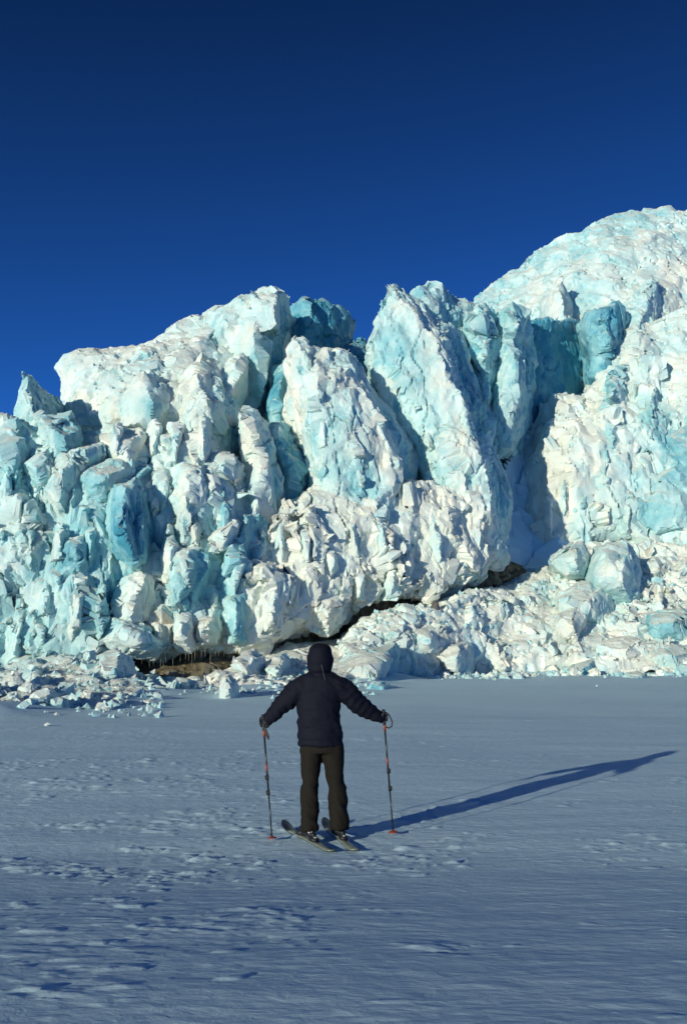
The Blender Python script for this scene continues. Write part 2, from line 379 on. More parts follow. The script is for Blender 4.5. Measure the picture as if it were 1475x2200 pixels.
def ice_piece(name, out, inn='', back=5.0, b=0.3, voxel=0.14, big=1.0, mid=1.0, fine=1.0, cell=2.4, stretch=1.5,
              cobbles=0, csize=(0.5, 1.1), flute=0.5, cvar=1.0, mat=None, parent=None, label=None, seed=1, shrink=0.9):
    rng = random.Random(seed * 31 + 5)
    o = toks(out, b); i = toks(inn, b); ctl = o + i
    n = len(o)
    v2 = [Vector((a[0], a[1])) for a in ctl]
    r = delaunay_2d_cdt(v2, [(k, (k + 1) % n) for k in range(n)], [], 1, 0.01)
    cv, faces, orig = r[0], r[2], r[3]
    pts, bl = [], []
    for k, p in enumerate(cv):
        src = [j for j in orig[k] if j < len(ctl)] if orig[k] else []
        if src: a = ctl[src[0]]
        else:
            w = [1.0 / ((p.x - c[0]) ** 2 + (p.y - c[1]) ** 2 + 1) for c in ctl]; sw = sum(w)
            a = (p.x, p.y, sum(c[2] * q for c, q in zip(ctl, w)) / sw, b)
        pts.append(P(p.x, p.y, a[2])); bl.append(a[3])
    v = list(pts); f = [list(t) for t in faces]
    rim = {}
    for t in faces:
        for k in range(len(t)):
            e = (t[k], t[(k + 1) % len(t)]); rim[e] = rim.get(e, 0) + 1
    edges = [e for e in rim if (e[1], e[0]) not in rim]
    rv = {}
    cen = sum((pts[e[0]] for e in edges), Vector()) / len(edges)
    for e in edges:
        for k in e:
            if k not in rv:
                q = pts[k].copy(); q = Vector((cen.x + (q.x - cen.x) * shrink, max(q.y, cen.y) + back, cen.z + (q.z - cen.z) * shrink))
                rv[k] = len(v); v.append(q)
    cb = len(v); v.append(Vector((cen.x, cen.y + back + 0.5, cen.z)))
    for a_, b_ in edges:
        f.append([b_, a_, rv[a_], rv[b_]]); f.append([rv[b_], rv[a_], cb])
    tri = [t for t in faces]
    area = [((pts[t[1]] - pts[t[0]]).cross(pts[t[2]] - pts[t[0]])).length for t in tri]
    for _ in range(cobbles):
        t = rng.choices(tri, area)[0]; w = sorted((rng.random(), rng.random())); w = (w[0], w[1] - w[0], 1 - w[1])
        c = sum((pts[t[k]] * w[k] for k in range(3)), Vector())
        lump_into(v, f, c, rng.uniform(*csize) * rng.uniform(0.6, 1.0), rng)
    me = mesh_from(name, v, f)
    bm = bmesh.new(); bm.from_mesh(me); bmesh.ops.triangulate(bm, faces=bm.faces); bmesh.ops.recalc_face_normals(bm, faces=bm.faces); bm.to_mesh(me); bm.free()
    me = remesh(me, voxel)
    me.name = name
    co = get_co(me).astype(np.float64); no = get_no(me).astype(np.float64)
    S = np.array((1, 1, 1.0 / stretch))
    org = co.copy(); w = co * S
    side = (no[:, 1] > 0.35).astype(np.int64) + 2 * (no[:, 0] > 0.55) + 4 * (no[:, 2] > 0.7)
    warp = np.stack([perlin(w * 0.5, 70), perlin(w * 0.5, 71), perlin(w * 0.5, 72)], 1)
    if big: co = co + no * (big * 0.75 * fbm(w / (cell * 1.7), 2, seed))[:, None]
    set_co(me, co); no = get_no(me).astype(np.float64)
    fc = np.zeros(len(co))
    if big:
        fl = np.stack([(org[:, 0] + 0.5 * warp[:, 0]) / (1.5 + flute), org[:, 1] / (1.5 + flute), org[:, 2] / 9.0], 1)
        co = co + no * (flute * 0.20 * ridged(fl, 2, seed + 51))[:, None]
        co, r1 = facet(co, no, (org * S + 0.8 * warp) / cell, seed + 3, 0.85, 0.22 * big + 0.08, 0.25 * big, 1.0, side); fc += 0.14 * r1
    if mid:
        set_co(me, co); no = get_no(me).astype(np.float64)
        co, r1 = facet(co, no, (org * S + 0.3 * warp) / (cell * 0.42), seed + 9, 0.8, 0.20 * mid, 0.09 * mid, 0.6, side); fc += 0.07 * r1
        set_co(me, co); no = get_no(me).astype(np.float64)
        co, r1 = facet(co, no, (org * S) / (cell * 0.19), seed + 19, 0.7, 0.17 * mid, 0.04 * mid, 0.3, side); fc += 0.03 * r1
    if fine:
        set_co(me, co); no = get_no(me).astype(np.float64)
        ck = np.abs(perlin(w * 0.45 + 0.25 * warp, seed + 33)); ck = (1 - sstep(0.0, 0.035, ck)) * sstep(-0.1, 0.25, perlin(org * 0.23, seed + 34))
        vk = np.abs(perlin(np.stack([org[:, 0] * 0.55 + 0.3 * warp[:, 0] + org[:, 2] * 0.10, org[:, 1] * 0.55, org[:, 2] * 0.07], 1), seed + 36)); vk = (1 - sstep(0.0, 0.03, vk)) * sstep(-0.15, 0.2, perlin(org * 0.19, seed + 37))
        co = co - no * (fine * (0.25 * ck + 0.40 * flute * vk))[:, None]; fc += 0.25 * np.maximum(ck, vk)
        fm = 0.25 + 1.1 * sstep(-0.25, 0.3, perlin(org * 0.3, seed + 41))
        co = co + no * (fm * fine * (0.04 * ridged(w / 0.8, 3, seed + 5) + 0.035 * fbm(org / 0.28, 2, seed + 6)))[:, None]
    co2 = co; co = org
    # ice colour: bubbly white crust to clear blue, with shade painted bluer on flanks
    cp = np.array(pts); cbv = np.array(bl); num = np.zeros(len(co)); den = np.zeros(len(co))
    for k in range(len(cp)):
        q = 1.0 / (((co - cp[k]) ** 2).sum(1) + 0.15) ** 1.5; num += q * cbv[k]; den += q
    at = me.attributes.new('blue', 'FLOAT', 'POINT'); at.data.foreach_set('value', (num / den + cvar * fc).astype(np.float32))
    base = Vector((float(np.median(co2[:, 0])), float(co2[:, 1].min()), float(co2[:, 2].min())))
    set_co(me, co2 - np.array(base))
    me.materials.clear()
    ob = bpy.data.objects.new(name, me); COL.objects.link(ob); me.materials.append(mat or ICE)
    me.polygons.foreach_set('use_smooth', np.ones(len(me.polygons), bool))
    me.set_sharp_from_angle(angle=R(26))
    if parent is not None:
        ob.parent = parent; ob.location = base - parent.location
    else: ob.location = base
    if label: ob['label'] = label
    return ob

glacier = empty('glacier', (0, 52, 0.5))
tag(glacier, 'broken blue-white glacier front of leaning ice towers behind the skier', 'glacier')
SEED = [0]
def sst(a, b, x):
    t = min(1.0, max(0.0, (x - a) / (b - a))); return t * t * (3 - 2 * t)
def pushd(px): return 4.0 + 4.5 * (1 - sst(-100, 450, px)) + 2.0 * sst(600, 1000, px) - 3.2 * sst(1120, 1215, px)
def push(s, b0):
    """where the front stands behind the rubble"""
    return ' '.join('%g,%g,%g,%g' % (a[0], a[1], a[2] + pushd(a[0]), a[3]) for a in toks(s, b0))
def g(name, out, inn='', b=0.3, **kw):
    SEED[0] += 1
    return ice_piece(name, push(out, b), push(inn, b), b=b, parent=glacier, seed=SEED[0], **kw)

# far ice seen between the towers
g('ice_wall', '60,930,70 300,820,74 480,790,78 560,790,79 640,770,80 760,785,82 830,760,84 960,720,88 1100,780,90 1120,1320,80 700,1425,64 300,1440,60 60,1440,58', '', back=5, b=0.7, voxel=0.3, mid=0.6)
g('snow_dome', '985,720,90 1020,655,93 1045,625,94 1090,590,95 1130,560,96 1162,545,96 1195,527,97 1232,510,97 1248,498,98 1262,483,98 1290,470,99 1340,462,99 1380,450,100 1420,444,100 1500,446,100 1600,450,100 1640,1000,82 1400,1010,80 1230,880,84 1100,820,86 990,800,88',
  '1100,680,88,.2 1200,620,89,.35 1300,560,90,.3 1400,520,92,.2 1180,740,86 1300,700,85,.3 1400,650,86,.15 1480,600,90,.15', back=12, b=0.38, voxel=0.2, big=0.6, mid=0.8, fine=1.3, cell=3.0, stretch=1.6, flute=0.9, label='smooth pale dome of ice rising highest at the right edge')
g('serac', '1180,660,84 1192,620,84.5 1205,590,85 1213,600,85.3 1222,640,86.5 1232,690,89 1247,702,90 1235,760,87 1180,780,84.5 1145,730,84.5', '1203,640,82.6 1209,700,82 1195,745,81.8', back=3, b=0.25, voxel=0.18, big=0.4, mid=0.5)
g('ice_wall', '1120,690,75 1180,688,78.5 1240,688,84 1280,735,89 1275,800,87 1258,858,84.5 1188,908,78 1130,958,75 1080,968,73 1075,760,74', '1180,780,79.5 1225,765,83 1160,850,77.5', back=4, b=0.95, voxel=0.2, big=0.4, mid=0.6, label='dark blue shaded hollow wall between the towers and the right-hand face')
g('serac', '1258,672,79 1285,657,79 1312,650,79.5 1340,656,80.8 1353,688,82 1342,712,81.5 1332,760,80.5 1305,800,78.5 1285,815,78 1278,760,78.3 1268,710,78.6', '1300,690,77 1303,740,76.6 1325,690,79.4,.9', back=4, b=0.75, voxel=0.17, big=0.4, mid=0.6, label='clear teal block standing on top of the right-hand face')
g('ice_face', '1140,1000,73 1148,940,74 1165,900,75 1185,862,76 1215,848,77 1250,850,77.5 1290,815,78.5 1310,760,79.5 1345,715,81 1400,690,82 1480,670,82 1640,650,81 1640,1200,70 1455,1195,71 1380,1175,71.5 1330,1160,72 1280,1170,72 1240,1175,72 1190,1180,71 1130,1115,71.5',
  '1190,930,73.5,.05 1250,920,74,.1 1320,880,75,.3 1400,820,77,.3 1450,760,79.5,.3 1200,1020,72,0 1280,1020,72.5,.1 1350,1000,73,.35 1420,960,74,.5 1180,1100,71.2,0 1260,1110,71.5,.05 1350,1090,72,.3 1440,1080,71.5,.4 1400,740,80.5,.25', back=7, b=0.2, voxel=0.17, big=0.6, cell=2.8, stretch=2.4, flute=1.4, cobbles=20, csize=(0.6, 1.4), label='broad white and teal ice face at the right edge')
g('ice_rib', '1290,860,75.3 1310,800,76.3 1350,780,77.5 1368,820,78.5 1355,900,77 1345,1000,75.5 1348,1100,74 1322,1155,72.3 1290,1125,72 1290,1000,73', '1318,850,74 1318,950,72.6 1316,1050,71.6', back=3, b=0.5, voxel=0.16, big=0.5)
g('ice_rib', '1360,1065,73 1400,1005,74 1440,925,75.5 1482,865,77 1640,830,77 1640,1150,70 1440,1140,70.6 1370,1135,71.3', '1420,1045,71.3,.5 1470,965,73,.6 1400,1090,71', back=4, b=0.6, voxel=0.17, big=0.7, cobbles=8)
g('ice_rib', '1225,1165,72 1230,1100,72 1245,1030,73 1258,1005,73.5 1272,1060,73.2 1270,1120,72.6 1256,1166,72', '1247,1090,70.8', back=3, b=0.6, voxel=0.14, big=0.3)
g('ice_rib', '1345,660,82.5 1365,640,83 1400,590,85 1412,600,86 1415,680,85 1400,760,82 1370,790,79.5 1345,760,80', '1375,700,80.6 1390,650,82.6', back=3, b=0.35, voxel=0.17, big=0.5)
# towers right of the centre
g('serac', '1082,668,70 1095,655,71 1112,658,71.5 1136,689,74.5 1141,750,76 1145,865,76 1140,900,76 1122,950,74 1095,975,70.5 1062,990,68 1058,900,67 1066,800,68 1078,730,69', '1103,700,68.2 1108,780,67 1110,860,66.8 1100,930,66.6 1130,790,71.5,.8 1132,870,71.5,.8', back=5, b=0.5, voxel=0.15, big=0.45, stretch=2.4, label='fluted teal ice column right of the deep dark groove')
g('serac', '988,690,68.5 1000,672,69 1012,663,69.3 1032,655,70 1060,666,71 1076,690,72.5 1079,750,72 1086,860,71.5 1072,950,69 1062,1005,66.5 1042,965,66.3 1036,880,67 1030,800,67.5 1012,730,68.5', '1033,700,67 1045,760,66.2 1046,850,65.6 1054,920,65.6 1064,715,70.8 1068,840,69.5,.85', back=5, b=0.5, voxel=0.15, big=0.45, stretch=2.4, label='narrow rounded ice column in the dark groove beside the leaning tower')
g('serac', '884,652,66 886,625,66 897,617,66 915,612,66.5 926,601,67 940,612,67.3 948,626,68 965,625,68.3 974,640,69 995,645,69.5 1016,655,70.5 1024,700,70.5 985,725,68.5 930,700,66', '912,640,64.8 945,660,65.4 985,680,67.2', back=4, b=0.45, voxel=0.15, big=0.35, mid=0.8)
g('serac', '828,624,62.2 845,617,63 862,621,63.6 878,638,64.2 892,650,64.5 930,690,65.5 965,692,67.5 992,705,69 1018,777,69 1035,848,68.5 1043,933,67 1063,984,66 1088,1050,65.5 1094,1120,64 1080,1190,62 1035,1205,58 985,1185,57 940,1135,57 915,1065,57.5 905,1005,59 890,950,60 852,885,61 808,828,62 789,787,63 788,765,63.2 794,715,62.7 812,668,62.3',
  '860,650,61.4,.25 900,682,61,.1 945,742,60.2,.1 960,814,59.6,.15 990,885,59,.2 1017,967,58.2,.2 1038,1005,57.8,.2 1060,1062,57.6,.3 845,700,61,.45 870,760,60.6,.4 900,830,59.9,.45 925,900,59.2,.4 950,970,58.4,.25 970,1040,57.6,.3 1000,1100,56.8,.1 1032,1130,57,.1 818,740,61.7,.55 825,780,61.8,.55 990,765,65,.8 1010,850,64.6,.8 1036,930,63.4,.8 1052,1000,62.2,.8 1074,1075,61.6,.75',
  back=6, b=0.35, voxel=0.14, big=0.55, cell=2.2, stretch=2.2, mat=ICE_DIRTY, label='great leaning ice tower right of centre with a shaded right flank')
g('ice_boulder', '803,832,63 825,838,62 860,853,61.2 890,868,61.8 897,885,62.6 870,908,63 845,898,63.3 815,872,63.5', '850,875,60.6', back=2, b=0.7, voxel=0.12, big=0.1, mid=0.3)
# behind the centre
g('serac', '626,665,73 645,650,73 662,641,73 700,654,74 730,665,75 753,685,76.5 758,705,77 748,740,76 740,800,74 640,800,72 622,720,72.5', '660,680,71.4 690,725,71.6 722,700,73.6', back=4, b=0.9, voxel=0.16, big=0.5, label='shaded blue ice tower behind the two central peaks')
g('serac', '768,717,75 780,730,75.5 799,745,76.5 806,830,75 738,830,74 748,745,74.5', '770,775,73', back=3, b=0.95, voxel=0.16, big=0.3, label='small dark blue peak between the central towers')
g('serac', '598,786,62 612,772,62 626,800,62.3 624,900,61.6 602,935,60 574,912,60.5 578,870,61 590,830,61.5', '604,830,60.5 600,890,59.8', back=3, b=0.75, voxel=0.13, big=0.3)
# left dome and its tower
g('ice_dome', '128,790,60 140,778,60 165,765,61 200,752,62 250,742,63 300,734,64 350,714,66 400,690,67 440,672,67.5 480,655,68 510,660,67 525,720,65 520,780,63 500,840,61 500,905,58 400,925,56 300,915,55 200,910,55 140,910,56 142,860,58 135,820,59',
  '160,800,57.6,.15 220,800,57.6,.2 290,790,58,.35 360,760,60,.2 430,730,62,.1 470,700,63.6,.2 180,870,56,.15 260,850,56,.2 340,850,56.5,.3 420,820,58,.1 450,860,57,.2', back=8, b=0.2, voxel=0.16, big=0.75, cell=3.0, stretch=1.0, label='long rounded white ice shoulder sloping up from the left')
g('serac', '410,695,65 450,672,65 480,657,65 510,637,65 550,625,65 585,620,65.6 608,627,67 620,640,69 624,665,70 621,700,70.5 609,740,70 601,790,69.5 592,840,68.5 577,895,67 550,895,63.8 520,865,62.3 525,800,62.6 515,760,63 470,745,63 430,725,64',
  '480,690,63,.2 530,670,62.4,.3 570,655,62.2,.25 591,642,62.6,.3 589,700,62.2,.3 573,780,61.6,.4 560,850,61.4,.6 540,760,61.8,.4 545,720,61.9,.25 606,700,66.8,.85 596,780,66.4,.9 577,850,64.8,.9', back=6, b=0.3, voxel=0.15, big=0.5, cell=2.6, stretch=1.4, label='blunt ice tower with a flat blue right flank left of the central gap')
g('ice_fin', '498,762,61 513,756,61 520,774,60.6 532,781,60.8 530,812,61 523,848,61.4 512,885,61 480,895,59.3 468,840,59.3 480,790,60', '503,800,59 492,852,58.4', back=2, b=0.2, voxel=0.12, big=0.2, mid=0.5)
g('ice_slab', '300,793,56.2 320,789,56.2 345,830,56.4 368,850,57 377,870,57 362,893,56.4 330,918,55.2 280,918,54.6 250,882,54.6 270,850,55 280,820,55.6', '310,830,54.4,.15 330,870,54,.5 290,870,53.8,.4', back=3, b=0.2, voxel=0.13, big=0.3, mid=0.5)
g('serac', '392,805,58 430,775,58.6 465,780,59.3 482,810,60.5 502,830,61.5 522,880,61.5 518,950,60 502,980,59 482,1012,57 440,1012,54.5 405,992,54.5 388,962,55 383,900,55.5 386,840,57', '420,820,56 445,860,55.2 418,900,54.6 440,940,53.8 458,900,55.2,.3 490,880,58.4,.8 496,940,58,.85', back=5, b=0.15, voxel=0.13, big=0.45, stretch=2.0)
g('ice_pinnacle', '437,892,53 429,912,53 418,932,53 405,950,53 396,985,52.6 400,1015,52.4 440,1035,52.3 470,1045,53.4 474,1000,54.4 458,950,54.2 447,915,53.6', '430,950,51.8 424,1000,51.2 443,1000,51.8', back=3, b=0.1, voxel=0.11, big=0.2, mid=0.6, label='thin white ice spike in front of the left shoulder')
# centre
g('serac', '575,905,58 590,901,58 612,920,58.7 628,950,59.5 658,985,59 668,1040,58.5 640,1095,57 610,1085,56.6 600,1020,57 588,960,57.5', '593,930,56.8,.3 613,970,56.6 628,1020,56.6', back=3, b=0.75, voxel=0.12, big=0.35)
g('ice_shard', '527,868,55 540,879,55.4 553,890,55.8 572,906,56.8 590,950,57.3 603,1000,57 610,1040,56.6 616,1095,56 590,1125,54 555,1155,53.3 520,1155,53 512,1120,53.4 532,1060,53.8 538,1020,54 530,962,54.3 505,927,54.6 502,908,54.7 513,884,54.8', '529,900,53.9,.1 547,940,53.3,.15 558,990,52.9,.1 563,1030,52.6,.4 553,1080,52.2,.3 538,1120,52,.1 580,960,55.2,.7 593,1040,54.6,.8', back=4, b=0.3, voxel=0.12, big=0.35, mid=0.8, stretch=1.8, label='upright wedge of white ice left of the central tower')
g('serac', '621,728,58.2 631,717,58.2 645,721,58.3 658,738,58.7 672,741,58.8 700,748,59 722,760,59.3 745,751,60 763,770,60.3 780,800,61 802,838,61.8 825,870,62.3 855,905,62 875,940,61.6 894,975,61.2 897,1005,61 888,1045,60 892,1100,58 900,1150,57.5 860,1200,56 760,1220,55 680,1190,55 650,1120,55.5 668,1060,56 672,1020,56.5 655,985,57 640,955,57.5 612,925,58.5 611,890,58.5 621,840,58.3 626,790,58.2',
  '640,760,56.6,.1 660,800,55.8,.15 690,850,55.2,.3 720,800,56.2,.15 745,790,57.2,.2 770,830,56.8,.15 795,880,56.2,.1 815,920,55.8,.1 835,960,55.4,.05 846,1000,55.1,.05 852,1040,54.9,.2 730,900,55,.45 760,950,54.6,.3 690,950,55.4,.55 705,1020,55,.5 780,1020,54.7,.55 740,1080,54,.1 800,1100,53.8,.2 700,1120,54,.1 832,900,59.8,.7 862,950,59.4,.75 878,1000,59,.75 872,1045,58,.7 650,900,56.6,.1 770,1060,54.6,.6',
  back=5, b=0.2, voxel=0.13, big=0.5, cell=2.0, stretch=2.4, mat=ICE_DIRTY, label='broad central ice tower with a ragged crest above the skier')
g('ice_face', '520,1130,54 560,1110,54 600,1090,54.5 660,1050,55.5 740,1050,55.5 850,1040,56.5 930,1040,57.5 1000,1080,58 1045,1130,59 1062,1180,59.5 1042,1215,58 1030,1235,57.5 985,1255,57 925,1268,56 870,1275,55.5 815,1283,55 770,1295,54.5 748,1300,54 738,1335,53.5 690,1350,53 640,1358,53 590,1368,52.5 545,1368,52 530,1376,51.5 500,1380,51 470,1380,50.5 465,1350,50.5 480,1280,51 500,1200,52',
  '600,1150,52.5 700,1150,53.2 800,1140,53.6 900,1120,54.8 980,1160,56 560,1220,51.5 640,1250,51.8 720,1240,52.4 800,1220,53.2 880,1210,54.2 960,1210,55.6 600,1310,51.2 680,1310,51.9 520,1320,50.2 850,1250,53.8 920,1240,54.8 1000,1220,56', back=5, b=0.06, cvar=0.5, flute=1.4, voxel=0.11, big=0.6, mid=1.2, cell=2.5, stretch=1.9, cobbles=22, csize=(0.7, 1.8), mat=ICE_DIRTY, label='lumpy white foot of the glacier directly above the skier')
g('ice_flute', '520,1110,51 545,1100,51.5 572,1120,52.5 568,1200,52.3 558,1260,51.8 548,1330,51 537,1374,50.4 505,1380,49.6 478,1380,49.6 468,1362,49.8 488,1290,49.8 498,1220,50 503,1160,50.4', '510,1200,48.8 500,1300,48.4 488,1360,48.4 537,1250,50.2', back=4, b=0.55, voxel=0.11, big=0.35, stretch=2.6, mat=ICE_DIRTY)
g('ice_lip', '812,1282,54 825,1240,54 845,1200,54.5 868,1192,55 882,1215,55.4 880,1250,55.2 862,1275,54.6 835,1288,54', '845,1245,52.7', back=3, b=0.15, voxel=0.11, big=0.25)
g('ice_lip', '878,1272,55 885,1235,55.3 915,1215,55.8 950,1210,56.3 965,1235,56.5 955,1255,56.2 915,1268,55.4', '920,1245,54', back=3, b=0.15, voxel=0.11, big=0.25)
g('ice_lip', '955,1258,56 965,1220,56.4 1000,1185,57.3 1038,1180,58.5 1046,1205,59 1032,1236,58 990,1256,56.8', '1000,1222,55', back=3, b=0.3, voxel=0.11, big=0.25)
g('ice_lip', '655,1345,52.4 680,1295,52.4 720,1275,53 742,1290,53.8 738,1330,53.6 710,1350,52.8 675,1358,52.3', '705,1318,51', back=3, b=0.1, voxel=0.11, big=0.25)
g('ice_lip', '1030,1215,60 1045,1190,60.4 1075,1180,61.5 1095,1195,62.4 1085,1212,62 1050,1226,60.6', '1062,1200,59.6', back=3, b=0.1, voxel=0.11, big=0.2)
# left face
g('ice_face', '-150,900,45.8 0,905,46.8 40,930,47.8 100,960,49.8 200,930,51.8 300,930,52.8 400,960,52.8 480,1000,53.8 520,1060,53.3 520,1140,52.3 500,1200,51.3 490,1290,50.8 480,1350,50.3 455,1385,49.8 400,1400,49.3 330,1395,48.8 280,1400,48.3 250,1420,47.8 240,1450,45.8 100,1470,44.3 0,1480,42.8 -170,1500,40.8 -220,1200,42.8',
  '0,1000,45.8,.35 80,1040,46.3,.4 170,1040,47.3,.4 250,1020,48.8,.3 330,1060,50,.3 420,1060,50.8,.2 0,1150,44.3,.4 100,1150,45.3,.3 200,1150,46.6,.5 300,1160,49.6,.7 400,1170,50.2,.3 460,1180,51.2,.6 0,1300,43.1,.4 100,1300,44.1,.35 200,1300,45.6,.45 260,1300,47.6,.7 330,1260,49.2,.3 350,1220,51,.8 400,1300,48.8,.4 460,1290,51,.6 440,1350,48.8,.1 330,1350,48,.1 60,1400,43.3,.35 180,1400,44.8,.3',
  back=6, b=0.28, flute=2.0, voxel=0.12, big=0.6, mid=1.0, cell=2.2, stretch=2.2, cobbles=24, csize=(0.6, 1.6), label='jumbled teal and white ice face on the left')
g('ice_fin', '48,792,50 62,808,50.8 85,836,52.4 105,848,54 122,848,55.2 132,872,56 139,912,56.5 118,1000,53 30,1005,48.5 35,900,49.8 42,850,50', '56,850,48.8,.3 66,895,48.3,.4 85,950,47.8,.5 100,900,52.4,.95', back=3, b=0.6, voxel=0.11, big=0.2, mid=0.5, label='sharp teal ice fin at the far left against the sky')
g('ice_block', '-40,1000,45 10,930,46 15,898,46 30,896,46.4 42,930,47.3 62,990,47 52,1055,45.4 0,1065,44.3', '20,950,44.8 28,1005,44.2', back=3, b=0.45, voxel=0.11, big=0.3)
g('ice_block', '60,1000,46 80,965,46.8 95,961,47 120,985,47.6 128,1005,47.2 112,1042,45.8 65,1058,44.7 53,1030,45', '85,1000,44.7', back=3, b=0.45, voxel=0.11, big=0.25)
g('ice_block', '78,892,48.6 95,883,48.6 122,890,49.2 127,908,49.4 165,910,49.8 180,940,50 193,968,50 150,992,48 110,987,47 90,950,47.4', '110,920,46.8 145,940,47 120,962,46.3', back=3, b=0.55, voxel=0.11, big=0.25)
g('ice_slab', '86,1078,45.5 84,1035,46 110,1005,46.5 135,970,47 160,957,47.6 215,949,48.8 227,968,49.6 223,1002,49.2 190,1012,47.8 175,1032,47.2 160,1072,46.5 130,1104,45.2', '150,990,45.8 190,975,46.6 118,1040,44.7 150,1032,45.3', back=3, b=0.3, voxel=0.11, big=0.25, mid=0.6)
g('ice_block', '219,946,50.6 238,926,50.6 290,923,51.2 311,942,52 319,966,52.3 311,994,51.8 298,1008,51 265,1014,49.8 227,1004,49.4', '255,955,49 285,955,49.5 270,985,48.7', back=3, b=0.1, voxel=0.1, big=0.2, mid=0.7, label='rounded white block with a dark crescent crack along its right side')
g('ice_block', '325,937,52.3 345,925,52.3 375,920,52.7 402,930,53.4 397,978,52.3 360,988,51.4 332,998,51.2 326,980,51.8', '350,950,50.7 375,950,51.3', back=3, b=0.2, voxel=0.11, big=0.25)
g('ice_slab', '178,1010,47.5 215,1000,48.1 275,984,49.8 287,1000,49.8 262,1042,48.6 232,1072,47.5 205,1114,46.4 173,1092,45.9 168,1050,46.4', '210,1030,46.2 240,1020,46.9', back=3, b=0.5, voxel=0.11, big=0.25, mid=0.6)
g('ice_block', '332,1002,50.8 305,1016,49.5 255,1043,48.3 228,1075,47.3 218,1112,46.8 233,1152,46.3 253,1195,45.8 285,1222,46.5 322,1220,50 337,1170,51.4 325,1120,51.4 325,1060,51.4 339,1015,51.6', '280,1052,46.2,.7 256,1090,45.2,.75 262,1140,44.8,.9 290,1185,45.6,.9 300,1090,47.2,.95', back=4, b=0.6, voxel=0.1, big=0.25, mid=0.5, label='deep blue hooded ice block in the left face')
g('ice_block', '335,999,51.6 360,1002,51.6 375,1030,52.3 373,1064,52 366,1100,51.4 350,1103,50.6 330,1067,50 320,1035,50.6', '350,1035,49.7 352,1072,49.4', back=3, b=0.3, voxel=0.1, big=0.2, mid=0.6)
g('ice_column', '373,1005,51 395,989,51 430,999,51.2 472,1045,52.6 483,1070,53 457,1122,52 437,1154,50.6 400,1175,49 363,1154,48.9 366,1090,50', '400,1030,49.3 425,1050,49.5 398,1090,48.5 418,1112,48.8 447,1080,50.8,.5', back=4, b=0.2, voxel=0.11, big=0.35, mat=ICE_DIRTY)
g('ice_column', '353,1192,49.4 380,1168,49.4 430,1178,50 450,1200,51 447,1250,50.8 440,1292,50.4 427,1312,49.4 400,1317,48.3 368,1322,47.8 347,1302,47.9 350,1240,48.6', '380,1220,47.4 400,1210,47.5 383,1280,46.8 417,1270,47.9', back=4, b=0.5, voxel=0.1, big=0.2, stretch=3.0)
g('ice_block', '443,1168,49.4 470,1140,50 500,1113,50.7 517,1125,51 512,1152,50.6 482,1178,49.2 450,1188,48.6', '480,1150,48.3', back=3, b=0.2, voxel=0.1, big=0.15, mid=0.7)
g('ice_block', '238,1312,46.4 250,1280,46.9 280,1240,48 310,1213,49 337,1220,50 342,1262,49.8 322,1302,48.6 300,1333,47.2 258,1338,46.2', '280,1290,45.7 305,1260,46.5', back=3, b=0.2, voxel=0.1, big=0.3, mat=ICE_DIRTY)
g('ice_block', '226,1362,45.9 240,1338,46.2 290,1333,46.8 322,1345,47.5 347,1382,48 336,1394,47.4 290,1406,46.1 250,1408,45.4 230,1396,45.3', '270,1365,44.7 300,1377,45.1', back=3, b=0.35, voxel=0.1, big=0.25, mid=0.7)
g('ice_block', '316,1362,48 330,1324,48.5 352,1329,49.2 364,1372,49.4 352,1398,48.5 323,1398,47.7', '340,1360,47.2', back=3, b=0.15, voxel=0.1, big=0.2)
g('ice_lip', '363,1352,48.4 370,1318,48.4 395,1310,48.5 417,1330,49 422,1372,48.8 412,1394,48.2 368,1396,47.6', '390,1355,46.8', back=3, b=0.12, voxel=0.1, big=0.25, mat=ICE_DIRTY)
g('ice_lip', '413,1347,48.8 440,1320,49.2 470,1278,50 487,1273,50.6 483,1322,50.6 468,1372,49.8 442,1386,48.6 413,1392,48.1', '445,1340,47.7', back=3, b=0.1, voxel=0.1, big=0.25, mat=ICE_DIRTY)
g('ice_block', '3,1202,43.5 20,1130,44.3 45,1093,45 77,1103,45.6 83,1152,45.4 67,1212,44.2 40,1254,43.2 2,1264,42.6', '38,1150,43.4', back=3, b=0.4, voxel=0.11, big=0.3, label='flat pale facet of ice at the left edge')
g('ice_block', '118,1195,45 135,1160,45.6 170,1140,46.4 203,1160,47 208,1195,46.8 185,1222,45.8 145,1228,44.9', '160,1185,44.2', back=3, b=0.55, voxel=0.1, big=0.3, mid=0.5)
